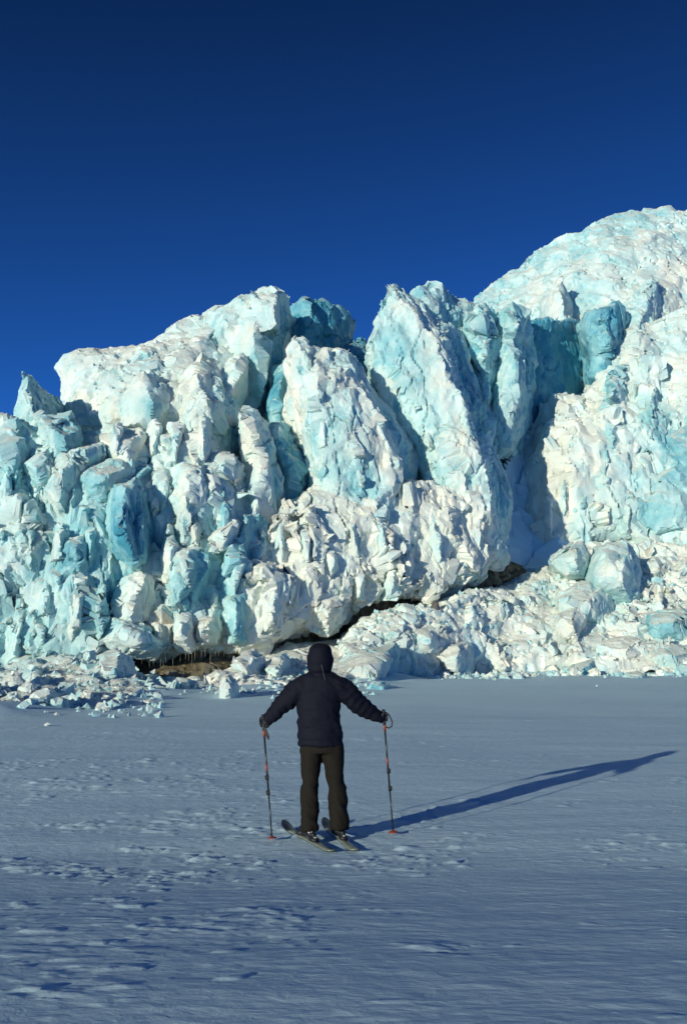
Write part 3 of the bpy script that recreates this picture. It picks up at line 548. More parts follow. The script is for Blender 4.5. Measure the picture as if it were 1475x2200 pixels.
# blades and pinnacles splitting off the faces
dgf = bpy.context.evaluated_depsgraph_get(); dgf.update()
EYE = Vector((0, 0, CAM_H)); FN = []
def face_depth(px, py):
    h = SC.ray_cast(dgf, EYE, (P(px, py, 50) - EYE).normalized(), distance=140)
    return h[1].y if h[0] and h[1].y > 40 else None
for (x, y, h, w, ln, b) in [(437, 885, 120, 44, -6, .1), (417, 1068, 115, 56, 4, .15), (559, 1128, 120, 56, -14, .2), (515, 1152, 135, 50, -16, .45), (458, 1248, 70, 30, 2, .05), (608, 1112, 105, 50, -6, .2),
    (655, 1118, 95, 44, 4, .1), (705, 1140, 110, 52, 6, .1), (757, 1100, 100, 48, 8, .15), (812, 1082, 120, 46, 16, .3), (872, 1148, 95, 46, 6, .15), (930, 1100, 110, 46, 18, .25), (640, 1215, 100, 50, -6, .05), (770, 1205, 80, 44, 2, .1),
    (590, 1250, 95, 46, -10, .05), (70, 1085, 150, 50, -8, .4), (132, 1118, 150, 56, -10, .35), (196, 1085, 140, 52, -8, .5), (172, 1222, 140, 54, -10, .3), (100, 1238, 150, 56, -14, .35), (45, 1270, 150, 50, -12, .4), (220, 1240, 130, 46, -8, .55),
    (365, 1120, 120, 46, -2, .3), (480, 1040, 120, 46, 2, .55), (380, 905, 95, 40, -4, .2), (335, 900, 80, 40, -2, .2), (250, 905, 80, 42, 0, .25), (20, 985, 120, 46, -6, .45), (160, 1000, 110, 48, -4, .45), (300, 1090, 110, 40, 0, .75),
    (690, 880, 150, 40, 8, .4), (760, 900, 150, 40, 18, .15), (880, 800, 150, 40, 34, .4), (920, 930, 140, 40, 30, .3), (1210, 1000, 120, 44, -2, .15), (1180, 1060, 100, 40, 0, .05), (1300, 960, 150, 40, -4, .4), (1400, 860, 160, 44, -10, .4), (1350, 1040, 110, 40, -6, .35)]:
    d = face_depth(x + 0.3 * ln, y + 0.55 * h)
    if d is not None: FN.append((x, y, h, w, ln, b, d))
for k, (x, y, h, w, ln, b, d) in enumerate(FN):
    d += 0.5; rj = random.Random(k + 500); j = lambda q: rj.uniform(-q, q)
    out = [(x, y, d + .2), (x + .30 * w + j(4), y + .28 * h + j(8), d + 1.1), (x + .48 * w + .6 * ln + j(4), y + .62 * h + j(8), d + 1.5), (x + .55 * w + ln, y + h, d + 1.2), (x - .1 * w + ln, y + 1.08 * h, d - .1), (x - .55 * w + ln, y + h, d + .3), (x - .44 * w + .6 * ln + j(4), y + .6 * h + j(8), d + .5), (x - .22 * w + j(3), y + .22 * h + j(8), d + .4)]
    inn = [(x + .02 * w, y + .2 * h, d - .55), (x + .05 * w + .4 * ln, y + .5 * h, d - 1.1), (x + .02 * w + .8 * ln, y + .85 * h, d - 1.2)]
    SEED[0] += 1
    ice_piece('ice_fin', ' '.join('%g,%g,%g,%g' % (q[0], q[1], q[2], b + (.35 if i in (1, 2, 3) else 0)) for i, q in enumerate(out)), ' '.join('%g,%g,%g' % q for q in inn), back=1.6, b=b, voxel=0.1, big=0.12, mid=0.55, fine=0.8, cell=1.5, stretch=2.2, flute=0.4, parent=glacier, seed=SEED[0], shrink=0.95)  # right edges get a bluer tint, painting in their shaded side
# gully and chute of drifted snow
g('snow_chute', '1040,1185,65 1065,1125,68 1100,1090,70.5 1150,1110,71.8 1200,1160,71.8 1250,1185,71 1240,1235,68.5 1120,1240,65 1060,1230,63', '1100,1155,68.5 1150,1185,69', back=3, b=0.0, voxel=0.16, big=0.15, mid=0.0, fine=0.3, mat=DRIFT, label='smooth snow chute beside the leaning tower')
g('snow_gully', '1080,1120,69.5 1082,1000,71 1108,955,73 1150,895,76.5 1178,885,77.5 1155,1000,75.5 1145,1105,72.8', '1115,1040,73.2 1132,970,75.6', back=3, b=0.05, voxel=0.16, big=0.2, mid=0.4, fine=0.6, mat=DRIFT)
# silty ice at the bed
g('basal_ice', '235,1395,50 300,1380,51 400,1368,52 480,1362,52.5 552,1362,53.8 575,1400,53 510,1430,51 420,1462,48.4 330,1470,47.8 262,1440,48.6', '340,1440,49.6 420,1430,50.2 490,1408,52 400,1405,52.6 320,1415,51.6', back=4, b=0, voxel=0.11, big=0.2, mid=0.4, mat=BASAL, label='brown silty basal ice under the left overhang')
g('basal_ice', '520,1372,53.4 560,1352,54.6 640,1338,55.4 660,1400,54.6 580,1408,53 530,1402,52.6', '', back=3, b=0, voxel=0.11, big=0.2, mid=0.5, mat=BASAL)
g('basal_ice', '630,1340,56 745,1315,57 765,1340,57.5 745,1390,56.6 655,1392,55', '', back=3, b=0, voxel=0.11, big=0.2, mid=0.5, mat=BASAL, label='small brown recess right behind the skier')
g('basal_ice', '740,1285,57 800,1268,57.6 900,1252,58.8 1000,1232,60.2 1112,1210,63.4 1135,1226,63.8 1050,1258,60.2 950,1290,58 820,1316,56.2 745,1350,55', '', back=3, b=0, voxel=0.11, big=0.5, mid=1.2, cell=1.3, mat=BASAL, label='thin brown seam of silt under the central foot')

# icicles along the overhang
def icicle(px, py, d, length, r):
    p = P(px, py, d + pushd(px)); v = []; f = []; seg = 6; rings = 5
    for k in range(rings):
        t = k / (rings - 1); rr = r * (1 - t) ** 0.8 + 0.004; wob = 0.25 * r
        for s in range(seg):
            a = 6.283 * s / seg
            v.append((rr * math.cos(a) + wob * math.sin(7 * t + px), rr * math.sin(a), -length * t))
    for k in range(rings - 1):
        for s in range(seg): f.append((k * seg + s, k * seg + (s + 1) % seg, (k + 1) * seg + (s + 1) % seg, (k + 1) * seg + s))
    f.append(tuple(range(seg))); f.append(tuple(reversed(range((rings - 1) * seg, rings * seg))))
    me = mesh_from('icicle', v, f); o = link('icicle', me, ICICLE); o.parent = glacier; o.location = p - glacier.location
ICICLE = plain('icicle_ice', (0.20, 0.185, 0.145), 0.3, 0.2, 4.0)
rr = random.Random(3)
for px in [292, 306, 322, 331, 338, 346, 352, 357, 365, 372, 388, 392, 399, 406, 413, 419, 425, 433, 441, 452, 463, 470, 482]:
    icicle(px, 1396 + rr.uniform(-8, 4), 47.9 + rr.uniform(-0.2, 0.5), rr.choice((0.25, 0.4, 0.6, 1.0)) * rr.uniform(0.7, 1.1), rr.uniform(0.009, 0.018))
for px in [655, 663, 671, 690, 702, 712]:
    icicle(px, 1350 + rr.uniform(-4, 4), 52.2, rr.uniform(0.3, 0.7), 0.012)
for px in [822, 832, 842, 850, 858, 868, 884]:
    icicle(px, 1280 + rr.uniform(-5, 3), 54.2, rr.uniform(0.25, 0.5), 0.012)

# ------------------------------------------------------------------ debris at the foot of the ice
def slope(out, inn, label, **kw):
    SEED[0] += 1
    o = ice_piece('debris_slope', out, inn, seed=SEED[0], **kw); tag(o, label, kind='structure'); return o
SL = [
 slope('-200,1585,26 0,1538,29.2 130,1524,31.2 250,1510,34.6 330,1494,37.5 420,1480,40.5 400,1474,46.5 330,1474,47 280,1460,48.6 238,1436,51 200,1406,52.5 100,1418,52 0,1438,51.5 -200,1455,50', '60,1486,37 150,1476,39.5 240,1474,41.6', 'heap of broken ice along the foot of the left face', back=3, b=0.3, voxel=0.11, big=0.5, mid=0.9, cell=2.2, cobbles=45, csize=(0.25, 0.9)),
 slope('370,1478,41.5 500,1488,41.5 620,1484,44 760,1466,48.5 810,1430,53.5 745,1381,59 640,1385,58.6 570,1402,57 545,1416,55.4 430,1468,46.6', '560,1436,50 660,1426,52.5 480,1457,46', 'snowy apron of fallen ice behind the skier', back=3, b=0.05, voxel=0.12, big=0.25, mid=0.6, cobbles=16, csize=(0.25, 0.6)),
 slope('860,1462,55.5 1000,1458,59 1200,1454,61 1455,1457,59.5 1650,1462,57 1650,1180,72.5 1455,1172,73.4 1300,1162,74 1200,1202,72 1120,1246,68 1030,1264,63.5 960,1296,60.5 850,1320,58.2 760,1352,56.6 720,1384,56 750,1430,52.5 800,1458,53', '900,1380,56.6 1000,1350,59.5 1100,1330,62.5 1200,1350,63 1300,1330,65 1420,1330,65.5 1000,1300,61.6 1120,1284,65 1250,1260,68 1400,1250,69 1200,1420,61 1400,1420,60.5', 'long slope of pale ice rubble below the right-hand face', back=3, b=0.15, voxel=0.14, big=0.5, mid=1.2, cell=2.4, stretch=0.8, cobbles=90, csize=(0.3, 1.1)),
]

BLOCKS = [
 ('largest fallen ice block on the right slope, casting a dark blue shadow', 0.4, '1275,1210,66 1295,1180,66.5 1315,1167,67 1345,1165,67.6 1362,1185,68.5 1371,1210,69.2 1385,1240,69.5 1380,1268,69 1371,1294,67.5 1320,1290,65.4 1290,1268,65 1271,1237,65.3', '1310,1215,64.4,.1 1335,1245,64,.15 1352,1210,65.6,.5 1300,1247,64.2', 2.5),
 ('squat white ice block left of the largest block on the right slope', 0.3, '1190,1205,66.5 1215,1185,66.8 1232,1163,67.2 1250,1166,67.6 1262,1190,68.4 1262,1225,68 1250,1240,66.8 1215,1235,66', '1235,1200,65.2,.1', 2.0),
 ('wide rounded mound of pale ice below the largest block', 0.35, '1195,1300,63.5 1215,1268,64.5 1250,1252,65.4 1290,1258,66 1315,1285,66 1305,1320,64.8 1280,1338,63.8 1230,1335,63', '1250,1295,62.8', 2.0),
 ('round white boulder of ice under the pale mound', 0.15, '1197,1345,61.5 1205,1320,62 1230,1309,62.6 1252,1318,63 1263,1345,63 1250,1368,62 1220,1375,61.4', '1226,1340,60.8,0', 1.5),
 ('flat-topped white wedge with a teal right side behind the right arm', 0.35, '712,1448,50 745,1416,50.6 800,1396,51.4 846,1386,52.2 860,1402,56 854,1434,56 834,1464,54 812,1467,49.6 770,1467,49 714,1467,49', '820,1425,49.7,.3 790,1435,49.2,.1 755,1440,49.2,0 842,1430,53,.7', 2.0),
 ('upright rounded white ice block on the snow left of the skier', 0.05, '472,1485,38.5 476,1462,38.7 488,1453,38.8 503,1458,39 513,1478,39.3 516,1508,39.2 495,1514,38.3 474,1508,38.2', '491,1482,37.8', 0.8),
 ('small teal ice block alone on the snow right of the skier', 0.6, '790,1492,44.5 800,1475,44.8 820,1466,45 838,1478,45.4 842,1494,45.2 815,1498,44.4', '815,1482,44', 0.8),
 ('big rounded block at the left end of the brown overhang', 0.35, '215,1445,42.5 225,1412,43.5 248,1403,44 266,1415,44.6 282,1450,44.4 275,1475,43 245,1482,42 220,1470,42', '245,1440,41.6', 1.6),
 ('low teal block at the toe of the right rubble slope', 0.65, '1215,1452,59.5 1222,1432,60 1255,1418,60.4 1285,1425,61 1292,1445,61 1270,1456,60 1230,1458,59.3', '1252,1438,58.8', 1.2),
 ('broad flat slab tilted in the right rubble slope', 0.15, '1290,1385,61.5 1305,1368,62.5 1350,1362,63 1390,1372,63.4 1402,1398,63 1380,1420,61.8 1330,1428,61 1295,1415,61', '1345,1395,60.6', 1.5),
 ('white flat-faced block with a small shadow, second wedge right of the skier', 0.1, '940,1405,57 955,1388,57.6 985,1378,58.2 1010,1385,59 1022,1420,59.4 1018,1445,58.2 975,1450,56.8 945,1430,56.6', '982,1415,56', 1.4),
 ('green-tinged lump of ice above the white wedge', 0.3, '888,1385,56.8 900,1355,57.4 925,1346,58 948,1358,58.6 950,1385,58 930,1400,57 905,1402,56.5', '918,1375,55.8', 1.2),
 ('white angular chunk at the toe of the left ice heap', 0.15, '82,1510,33 95,1492,33.5 112,1485,33.8 127,1495,34.2 130,1515,33.6 110,1524,32.8 88,1522,32.6', '106,1505,32.4', 0.8),
 ('small grey-green block with a blue shadow high on the rubble', 0.3, '825,1375,56 832,1352,56.4 860,1340,56.9 876,1340,57.4 878,1362,57.2 862,1372,56.6 835,1382,55.8', '852,1358,55.5', 1.0),
 ('teal block at the right edge of the rubble slope', 0.6, '1395,1345,63 1410,1320,63.8 1445,1305,64.6 1490,1310,65 1495,1360,63.8 1450,1382,62.8 1410,1372,62.5', '1440,1340,62', 1.5),
 ('pale block beside the teal slab low on the right edge', 0.3, '1400,1420,60.5 1412,1395,61.2 1440,1385,61.8 1475,1395,62 1480,1430,61 1440,1440,60.2', '1440,1410,59.8', 1.3),
 ('small ice block standing clear of the right rubble toe', 0.4, '1350,1468,55 1358,1455,55.3 1372,1450,55.5 1384,1458,55.8 1386,1470,55.4 1365,1474,54.8', '1368,1461,54.6', 0.6),
 ('white block right of the brown overhang above the snow apron', 0.1, '500,1428,46.5 515,1408,47.3 540,1400,48 562,1412,48.6 566,1440,48 540,1455,46.8 510,1452,46.2', '534,1430,45.8', 1.2),
 ('teal-veined chunk in front of the brown overhang', 0.5, '365,1486,41 372,1472,41.4 392,1466,41.8 412,1472,42.2 416,1488,41.8 395,1496,41 370,1496,40.7', '392,1482,40.6', 1.0),
 ('jagged chunk between the white block and the skier', 0.3, '568,1435,47.5 580,1415,48.2 604,1408,48.8 622,1420,49.4 620,1448,48.6 595,1462,47.4 572,1458,47', '596,1438,46.6', 1.0),
]
for k, (lab, b, out, inn, back) in enumerate(BLOCKS):
    o = ice_piece('fallen_ice_block', out, inn, back=back, b=b, voxel=0.09, big=0.3, mid=0.35, fine=0.6, cell=2.3, stretch=1.0, seed=200 + k)
    tag(o, lab, 'ice block', 'large fallen ice blocks')
def rock(px0, py0, px1, py1, d, mat, label, seed):
    a, c = P(px0, py1, d), P(px1, py0, d); rng = random.Random(seed); v, f = [], []
    lump_into(v, f, ((a.x + c.x) / 2, d, (a.z + c.z) / 2), max(c.x - a.x, c.z - a.z) * 0.52, rng)
    me = remesh(mesh_from('boulder', v, f), 0.06); co = get_co(me); no = get_no(me)
    co, _ = facet(co.astype(float), no.astype(float), co / 0.5, seed, 0.9, 0.1, 0.03, 0.5, np.zeros(len(co), np.int64)); co = co + no * (0.05 * fbm(co / 0.3, 3, seed))[:, None]; base = np.array([(a.x + c.x) / 2, d, co[:, 2].min()]); set_co(me, co - base)
    me.materials.clear(); o = link('boulder', me, mat); o.location = base; tag(o, label, 'boulder', None)
rock(918, 1292, 950, 1326, 59.6, ROCK, 'dark grey boulder lying on the rubble below the silt seam', 1)

# loose chunks, copied one by one over the rubble
def chunk_mesh(seed):
    rng = random.Random(seed); v, f = [], []
    lump_into(v, f, (0, 0, 0), 1.0, rng)
    if rng.random() < 0.6: lump_into(v, f, (rng.uniform(-.5, .5), rng.uniform(-.5, .5), rng.uniform(-.3, .3)), 0.7, rng)
    me = remesh(mesh_from('ice_chunk', v, f), 0.13); co = get_co(me).astype(float); no = get_no(me).astype(float)
    co, _ = facet(co, no, co / 0.75, seed, 0.95, 0.15, 0.06, 0.6, np.zeros(len(co), np.int64)); set_co(me, co); no = get_no(me).astype(float)
    F1, e, vec, rnd = voro(co / 0.8, seed); co = co + no * (0.16 * np.einsum('ij,ij->i', vec, rnd) + 0.05 * fbm(co / 0.4, 2, seed))[:, None]
    co[:, 2] -= co[:, 2].min() * 0.45; set_co(me, co); me.materials.clear(); me.materials.append(CHUNK)
    me.polygons.foreach_set('use_smooth', np.ones(len(me.polygons), bool)); me.set_sharp_from_angle(angle=R(28)); return me
CH = [chunk_mesh(40 + k) for k in range(12)]
dg = bpy.context.evaluated_depsgraph_get(); dg.update()
def bvh(o):
    me = o.data; co = get_co(me) + np.array(o.location); return BVHTree.FromPolygons([tuple(c) for c in co], [tuple(p.vertices) for p in me.polygons])
TREES = [bvh(o) for o in SL]
def surf(x, y):
    z = float(ground_z(x, y)[0]); hit = 0
    for t in TREES:
        h = t.ray_cast(Vector((x, y, 60)), Vector((0, 0, -1)))
        if h[0] is not None and h[0].z > z: z = h[0].z; hit = 1
    return z
rng = random.Random(99)
MARKS = []
SHORT = dict(zip([q[0] for q in BLOCKS], ['largest fallen block', 'squat white block', 'wide pale mound', 'round white boulder', 'flat-topped wedge', 'upright rounded block', 'lone teal block',
  'big rounded block by the overhang', 'low teal block at the slope toe', 'broad tilted slab', 'white flat-faced block', 'green-tinged lump', 'white angular chunk at the left toe', 'small grey-green block',
  'teal block at the right edge', 'pale block low at the right edge', 'small block clear of the slope', 'white block beside the overhang', 'teal-veined chunk', 'jagged chunk behind the left arm']))
for lab, b, out, inn, back in BLOCKS:
    t = toks(out, 0); c = sum((P(a[0], a[1], a[2]) for a in t), Vector()) / len(t); MARKS.append((c, lab))
def near_label(px, zd):
    c = P(px, 1450, zd[1]); c.z = zd[0]
    lab = min(MARKS, key=lambda m: (m[0] - c).length)[1]
    w = SHORT[lab]
    return 'small ice chunk lying near the ' + w, 'ice chunk', 'loose chunks near the ' + w
ZONES = [  # pixel window, depth range, count, size range, label, group
 ((0, 360), (31.5, 46), 34, (0.25, 0.85), 'small pale ice chunk in the heap under the left face', 'loose chunks under the left face'),
 ((370, 800), (40.5, 52), 60, (0.14, 0.42), 'small white ice chunk on the snowy apron behind the skier', 'loose chunks on the apron behind the skier'),
 ((790, 1120), (54.5, 64), 75, (0.18, 0.55), 'small ice chunk on the rubble slope below the silt seam', 'loose chunks below the silt seam'),
 ((1120, 1470), (58, 71), 85, (0.2, 0.65), 'small ice chunk on the rubble slope below the right-hand face', 'loose chunks below the right-hand face')]
for (pa, pb), (da, db), cnt, (sa, sb), lab, grp in ZONES:
    for k in range(cnt):
        d = rng.uniform(da, db) if rng.random() < 0.6 else da + (db - da) * rng.random() ** 2.2
        px = rng.uniform(pa, pb)
        if 265 < px < 560 and d > 42: continue
        x = (px - CX) / FPX * d / CP; y = d
        s = sa * (sb / sa) ** (rng.random() ** 1.6); z = surf(x, y)
        o = bpy.data.objects.new('ice_chunk', rng.choice(CH)); COL.objects.link(o)
        o.location = (x, y, z - 0.3 * s); o.rotation_euler = (rng.uniform(-.4, .4), rng.uniform(-.4, .4), rng.uniform(0, 6.28))
        o.scale = (s, s * rng.uniform(0.7, 1.1), s * rng.uniform(0.6, 1.0)); tag(o, *near_label(px, (o.location.z, d)), )
# crumbs: too small and too many to tell apart
v, f = [], []
for k in range(1500):
    zn = rng.choice(ZONES); d = rng.uniform(zn[1][0], zn[1][1]) if rng.random() < 0.93 else zn[1][0] - rng.expovariate(1.0); px = rng.uniform(*zn[0])
    if 265 < px < 560 and d > 43: continue
    x = (px - CX) / FPX * d / CP
    z = surf(x, d); s = 0.05 + 0.13 * rng.random() ** 2
    b0 = len(v)
    for q in ((1, 0, 0), (-1, 0, 0), (0, 1, 0), (0, -1, 0), (0, 0, 1), (0, 0, -1)):
        v.append((x + s * (q[0] + rng.uniform(-.4, .4)), d + s * (q[1] + rng.uniform(-.4, .4)), z + s * 0.3 + s * (q[2] + rng.uniform(-.4, .4)) * 0.8))
    for a in (0, 1):
        for b in (2, 3):
            for c in (4, 5): f.append((b0 + a, b0 + b, b0 + c))
me = mesh_from('ice_crumbs', v, f)
bm = bmesh.new(); bm.from_mesh(me); bmesh.ops.recalc_face_normals(bm, faces=bm.faces); bm.to_mesh(me); bm.free()
tag(link('ice_crumbs', me, CHUNK, smooth=False), 'fine crumbled ice strewn over the rubble slopes', 'ice rubble', kind='stuff')
#SKIER#
# ------------------------------------------------------------------ the skier
NAVY = plain('navy_shell_fabric', (0.0045, 0.0052, 0.013), 0.8, 0.35, 60.0, 0.35, 0.004)
PANTS = plain('dark_brown_fabric', (0.012, 0.0095, 0.0065), 0.85, 0.35, 60.0, 0.35, 0.004)
BLACK = plain('black_plastic', (0.010, 0.010, 0.012), 0.6, 0.3, 40.0)
GLOVE = plain('black_glove_fabric', (0.010, 0.010, 0.013), 0.7, 0.3, 80.0, 0.3, 0.003)
SKIN = plain('skin', (0.48, 0.30, 0.22), 0.55, 0.12, 25.0)
ORANGE = plain('orange_anodised_metal', (0.27, 0.045, 0.015), 0.45, 0.15, 40.0)
SHAFT = plain('black_aluminium', (0.018, 0.018, 0.02), 0.3, 0.3, 40.0, metal=0.3)
BASKET = plain('red_orange_plastic', (0.26, 0.035, 0.015), 0.45, 0.15, 40.0)
TOPSHEET = plain('grey_green_ski_topsheet', (0.20, 0.22, 0.17), 0.45, 0.45, 9.0)
TIPCOL = plain('dark_ski_tip', (0.012, 0.013, 0.022), 0.4, 0.2, 20.0)
BASECOL = plain('black_ski_base', (0.02, 0.02, 0.02), 0.5, 0.2, 20.0)
MARK = plain('white_print', (0.78, 0.78, 0.76), 0.5, 0.05, 20.0)
CORD = plain('grey_cord', (0.16, 0.16, 0.19), 0.6, 0.1, 60.0)
STEEL = plain('grey_binding_metal', (0.35, 0.36, 0.36), 0.35, 0.1, 30.0, metal=0.6)

def PS(px, py, d): return P(px, py, d + 0.42)
def ring_loft(rings, seg=28):
    """rings: (centre, axis u, axis v) with u, v scaled half-axes; closed tube"""
    v, f = [], []
    for c, u, w in rings:
        for s in range(seg):
            a = 6.28319 * s / seg; v.append(Vector(c) + Vector(u) * math.cos(a) + Vector(w) * math.sin(a))
    for k in range(len(rings) - 1):
        for s in range(seg): f.append([k * seg + s, k * seg + (s + 1) % seg, (k + 1) * seg + (s + 1) % seg, (k + 1) * seg + s])
    for k, rev in ((0, True), (len(rings) - 1, False)):
        c = len(v); v.append(Vector(rings[k][0]))
        for s in range(seg):
            t = [k * seg + s, k * seg + (s + 1) % seg, c]; f.append(t[::-1] if rev else t)
    return v, f
def limb(pts, seg=20):
    """pts: (point, radius) chain with rounded ends"""
    P_ = [Vector(p) for p, r in pts]; rings = []
    for k, (p, r) in enumerate(pts):
        t = (P_[min(k + 1, len(P_) - 1)] - P_[max(k - 1, 0)]).normalized()
        a = t.cross(Vector((0, 1, 0))) if abs(t.y) < 0.9 else t.cross(Vector((1, 0, 0))); a.normalize(); b = t.cross(a)
        if k == 0:
            for q in (0.96, 0.8, 0.5): rings.append((P_[0] - t * r * q, a * r * math.sqrt(1 - q * q), b * r * math.sqrt(1 - q * q)))
        rings.append((P_[k], a * r, b * r))
        if k == len(pts) - 1:
            for q in (0.5, 0.8, 0.96): rings.append((P_[k] + t * r * q, a * r * math.sqrt(1 - q * q), b * r * math.sqrt(1 - q * q)))
    return ring_loft(rings, seg)
def union(name, shells, voxel, sm=3):
    v, f = [], []
    for sv, sf in shells:
        b = len(v); v += list(sv); f += [[i + b for i in t] for t in sf]
    me = mesh_from(name, v, f)
    bm = bmesh.new(); bm.from_mesh(me); bmesh.ops.triangulate(bm, faces=bm.faces); bmesh.ops.recalc_face_normals(bm, faces=bm.faces); bm.to_mesh(me); bm.free()
    me = remesh(me, voxel); me.name = name; me.materials.clear(); smooth_mesh(me, sm); return me
def put(name, me, mat, parent, label=None):
    o = bpy.data.objects.new(name, me); COL.objects.link(o); me.materials.append(mat)
    me.polygons.foreach_set('use_smooth', np.ones(len(me.polygons), bool))
    root = parent
    off = Vector(parent.location) if parent.parent is None else Vector((0, 0, 0))
    o.parent = parent; o.location = -off
    if parent.parent is not None: o.location = Vector((0, 0, 0))
    if label: o['label'] = label
    return o
def wrinkle(me, fn):
    co = get_co(me).astype(float); no = get_no(me); set_co(me, co + no * fn(co)[:, None])

D0 = 9.2
DG = D0 + 0.42
person = empty('person', (PS(698, 1800, D0).x, DG, 0.0))
tag(person, 'person in a dark navy hooded jacket on skis, arms spread, seen from behind', 'person')
def hring(py, xa, xb, t, d=D0):
    a, b = PS(xa, py, d), PS(xb, py, d); c = (a + b) / 2
    return (c, Vector(((b.x - a.x) / 2, 0, 0)), Vector((0, t, 0)))
torso = ring_loft([hring(*r) for r in [(1446, 664, 711, .085), (1452, 652, 724, .10), (1460, 645, 731, .115), (1470, 639, 735, .125), (1485, 637, 735, .135), (1510, 638, 729, .14), (1530, 640, 728, .14), (1560, 641, 732, .14), (1585, 641, 735, .145), (1600, 642, 737, .145)]], 40)
HL, HR = PS(566, 1552, 9.24), PS(824, 1541, 9.36)           # hands on the grips
armL = limb([(PS(653, 1474, D0), .10), (PS(632, 1488, 9.2), .098), (PS(612, 1508, 9.22), .086), (PS(594, 1526, 9.24), .070), (PS(578, 1543, 9.25), .053)])
armR = limb([(PS(722, 1473, D0), .10), (PS(742, 1486, 9.22), .098), (PS(764, 1508, 9.26), .086), (PS(786, 1524, 9.3), .072), (PS(810, 1539, 9.35), .055)])
me = union('jacket', [torso, armL, armR], 0.0125, 5)
def jack(co):
    q = co * (5.0, 5.0, 9.0)
    sl = np.clip((np.abs(co[:, 0] - PS(688, 1500, D0).x) - 0.2) / 0.1, 0, 1)
    along = np.abs(co[:, 0] - PS(688, 1500, D0).x) * 1.0 + (1.45 - co[:, 2]) * 0.8
    d = 0.010 * fbm(q, 3, 5) + 0.014 * ridged(co * (4, 4, 7) + co[:, [2, 0, 1]] * 3, 2, 9) + sl * 0.004 * np.sin(along * 74 + 2 * perlin(co * 6, 3))
    d += (1 - sl) * 0.002 * np.sin(co[:, 2] * 72 + 1.5 * perlin(co * 4, 4))
    hem = np.exp(-((co[:, 2] - PS(690, 1589, D0).z) / 0.012) ** 2); d -= 0.009 * hem * (1 - sl)
    return d
wrinkle(me, jack); jacket = put('jacket', me, NAVY, person)
hood = ring_loft([hring(*r) for r in [(1381, 681, 694, .04), (1383, 675, 700, .07), (1387, 669, 706, .10), (1394, 664, 711, .13), (1404, 660, 714, .15), (1416, 658, 716, .155), (1428, 658, 716, .15), (1438, 661, 712, .135), (1446, 664, 710, .12), (1454, 655, 719, .12), (1460, 650, 724, .11)]], 36)
me = union('hood', [hood], 0.011, 4)
wrinkle(me, lambda co: 0.007 * fbm(co * (6, 6, 9), 3, 15) + 0.004 * np.sin(co[:, 2] * 60 + 2 * perlin(co * 5, 8)) - 0.012 * np.exp(-((co[:, 2] - PS(690, 1447, D0).z) / 0.012) ** 2))
hood_o = put('hood', me, NAVY, jacket)
me = union('hood_cord', [limb([(PS(690, 1428, 9.035), .0016), (PS(693, 1440, 9.04), .0016), (PS(695, 1450, 9.055), .0016), (PS(698, 1462, 9.065), .0016)], 6)], 0.0013, 0)
put('hood_cord', me, CORD, jacket)
tr = [hring(1588, 647, 734, .125), hring(1600, 644, 738, .135), hring(1612, 643, 739, .135), hring(1617, 643, 739, .13)]
legL = [hring(py, a, b, t, d) for py, a, b, t, d in [(1596, 645, 694, .11, 9.2), (1618, 645, 692, .11, 9.2), (1640, 646, 689.5, .105, 9.19), (1660, 648, 686, .1, 9.18), (1680, 652, 682, .085, 9.17), (1692, 648, 682, .085, 9.16), (1710, 647, 682, .09, 9.15), (1730, 648, 682, .09, 9.14), (1755, 649, 681, .088, 9.12), (1772, 649, 681, .092, 9.10), (1783, 648, 682, .096, 9.10)]]
legR = [hring(py, a, b, t, d) for py, a, b, t, d in [(1596, 690, 738, .11, 9.2), (1618, 691, 739, .11, 9.2), (1640, 695, 738, .105, 9.2), (1660, 700, 737, .1, 9.2), (1680, 704, 736, .085, 9.2), (1692, 706, 741, .085, 9.2), (1710, 708, 742, .09, 9.2), (1730, 709, 743, .09, 9.2), (1755, 710, 745, .09, 9.19), (1768, 710, 746, .094, 9.18), (1779, 711, 746, .098, 9.18)]]
me = union('trousers', [ring_loft(tr, 40), ring_loft(legL, 28), ring_loft(legR, 28)], 0.0115, 3)
wrinkle(me, lambda co: 0.007 * fbm(co * (7, 7, 10), 3, 25) + 0.016 * ridged(co * (6, 6, 6) + co[:, [2, 2, 0]] * (2, 1, 3), 2, 29) * sstep(1.0, 0.2, co[:, 2]))
trousers = put('trousers', me, PANTS, person)
me = union('cuff_tab', [limb([(PS(744, 1768, 9.14), .012), (PS(748, 1774, 9.14), .008), (PS(751, 1778, 9.14), .003)], 8)], 0.004, 0)
put('cuff_tab', me, PANTS, trousers)
# the body inside the clothes
Q = lambda px, py, d=D0: PS(px, py, d)
shells = [limb([(Q(690, 1585), .12), (Q(688, 1550), .11), (Q(686, 1500), .12), (Q(686, 1472), .11)]), limb([(Q(686, 1470), .055), (Q(686, 1440), .05)]),
  limb([(Q(655, 1476), .06), (Q(612, 1508, 9.22), .05), (Q(580, 1541, 9.25), .034)]), limb([(Q(720, 1475), .06), (Q(764, 1508, 9.26), .05), (Q(808, 1538, 9.35), .034)]),
  limb([(Q(668, 1600), .085), (Q(667, 1685, 9.17), .055), (Q(665, 1758, 9.1), .04)]), limb([(Q(714, 1600), .085), (Q(721, 1685), .055), (Q(728, 1755, 9.18), .04)])]
hc = Q(686, 1418, 9.235)
head = [(hc + Vector((0, 0.0, z)), Vector((x, 0, 0)), Vector((0, y, 0))) for z, x, y in [(-.115, .03, .03), (-.10, .05, .06), (-.05, .065, .085), (0, .073, .095), (.05, .074, .097), (.09, .06, .08), (.115, .025, .035)]]
shells.append(ring_loft(head, 24))
shells.append(limb([(hc + Vector((0, .088, .02)), .010), (hc + Vector((0, .108, -.02)), .015)], 10))
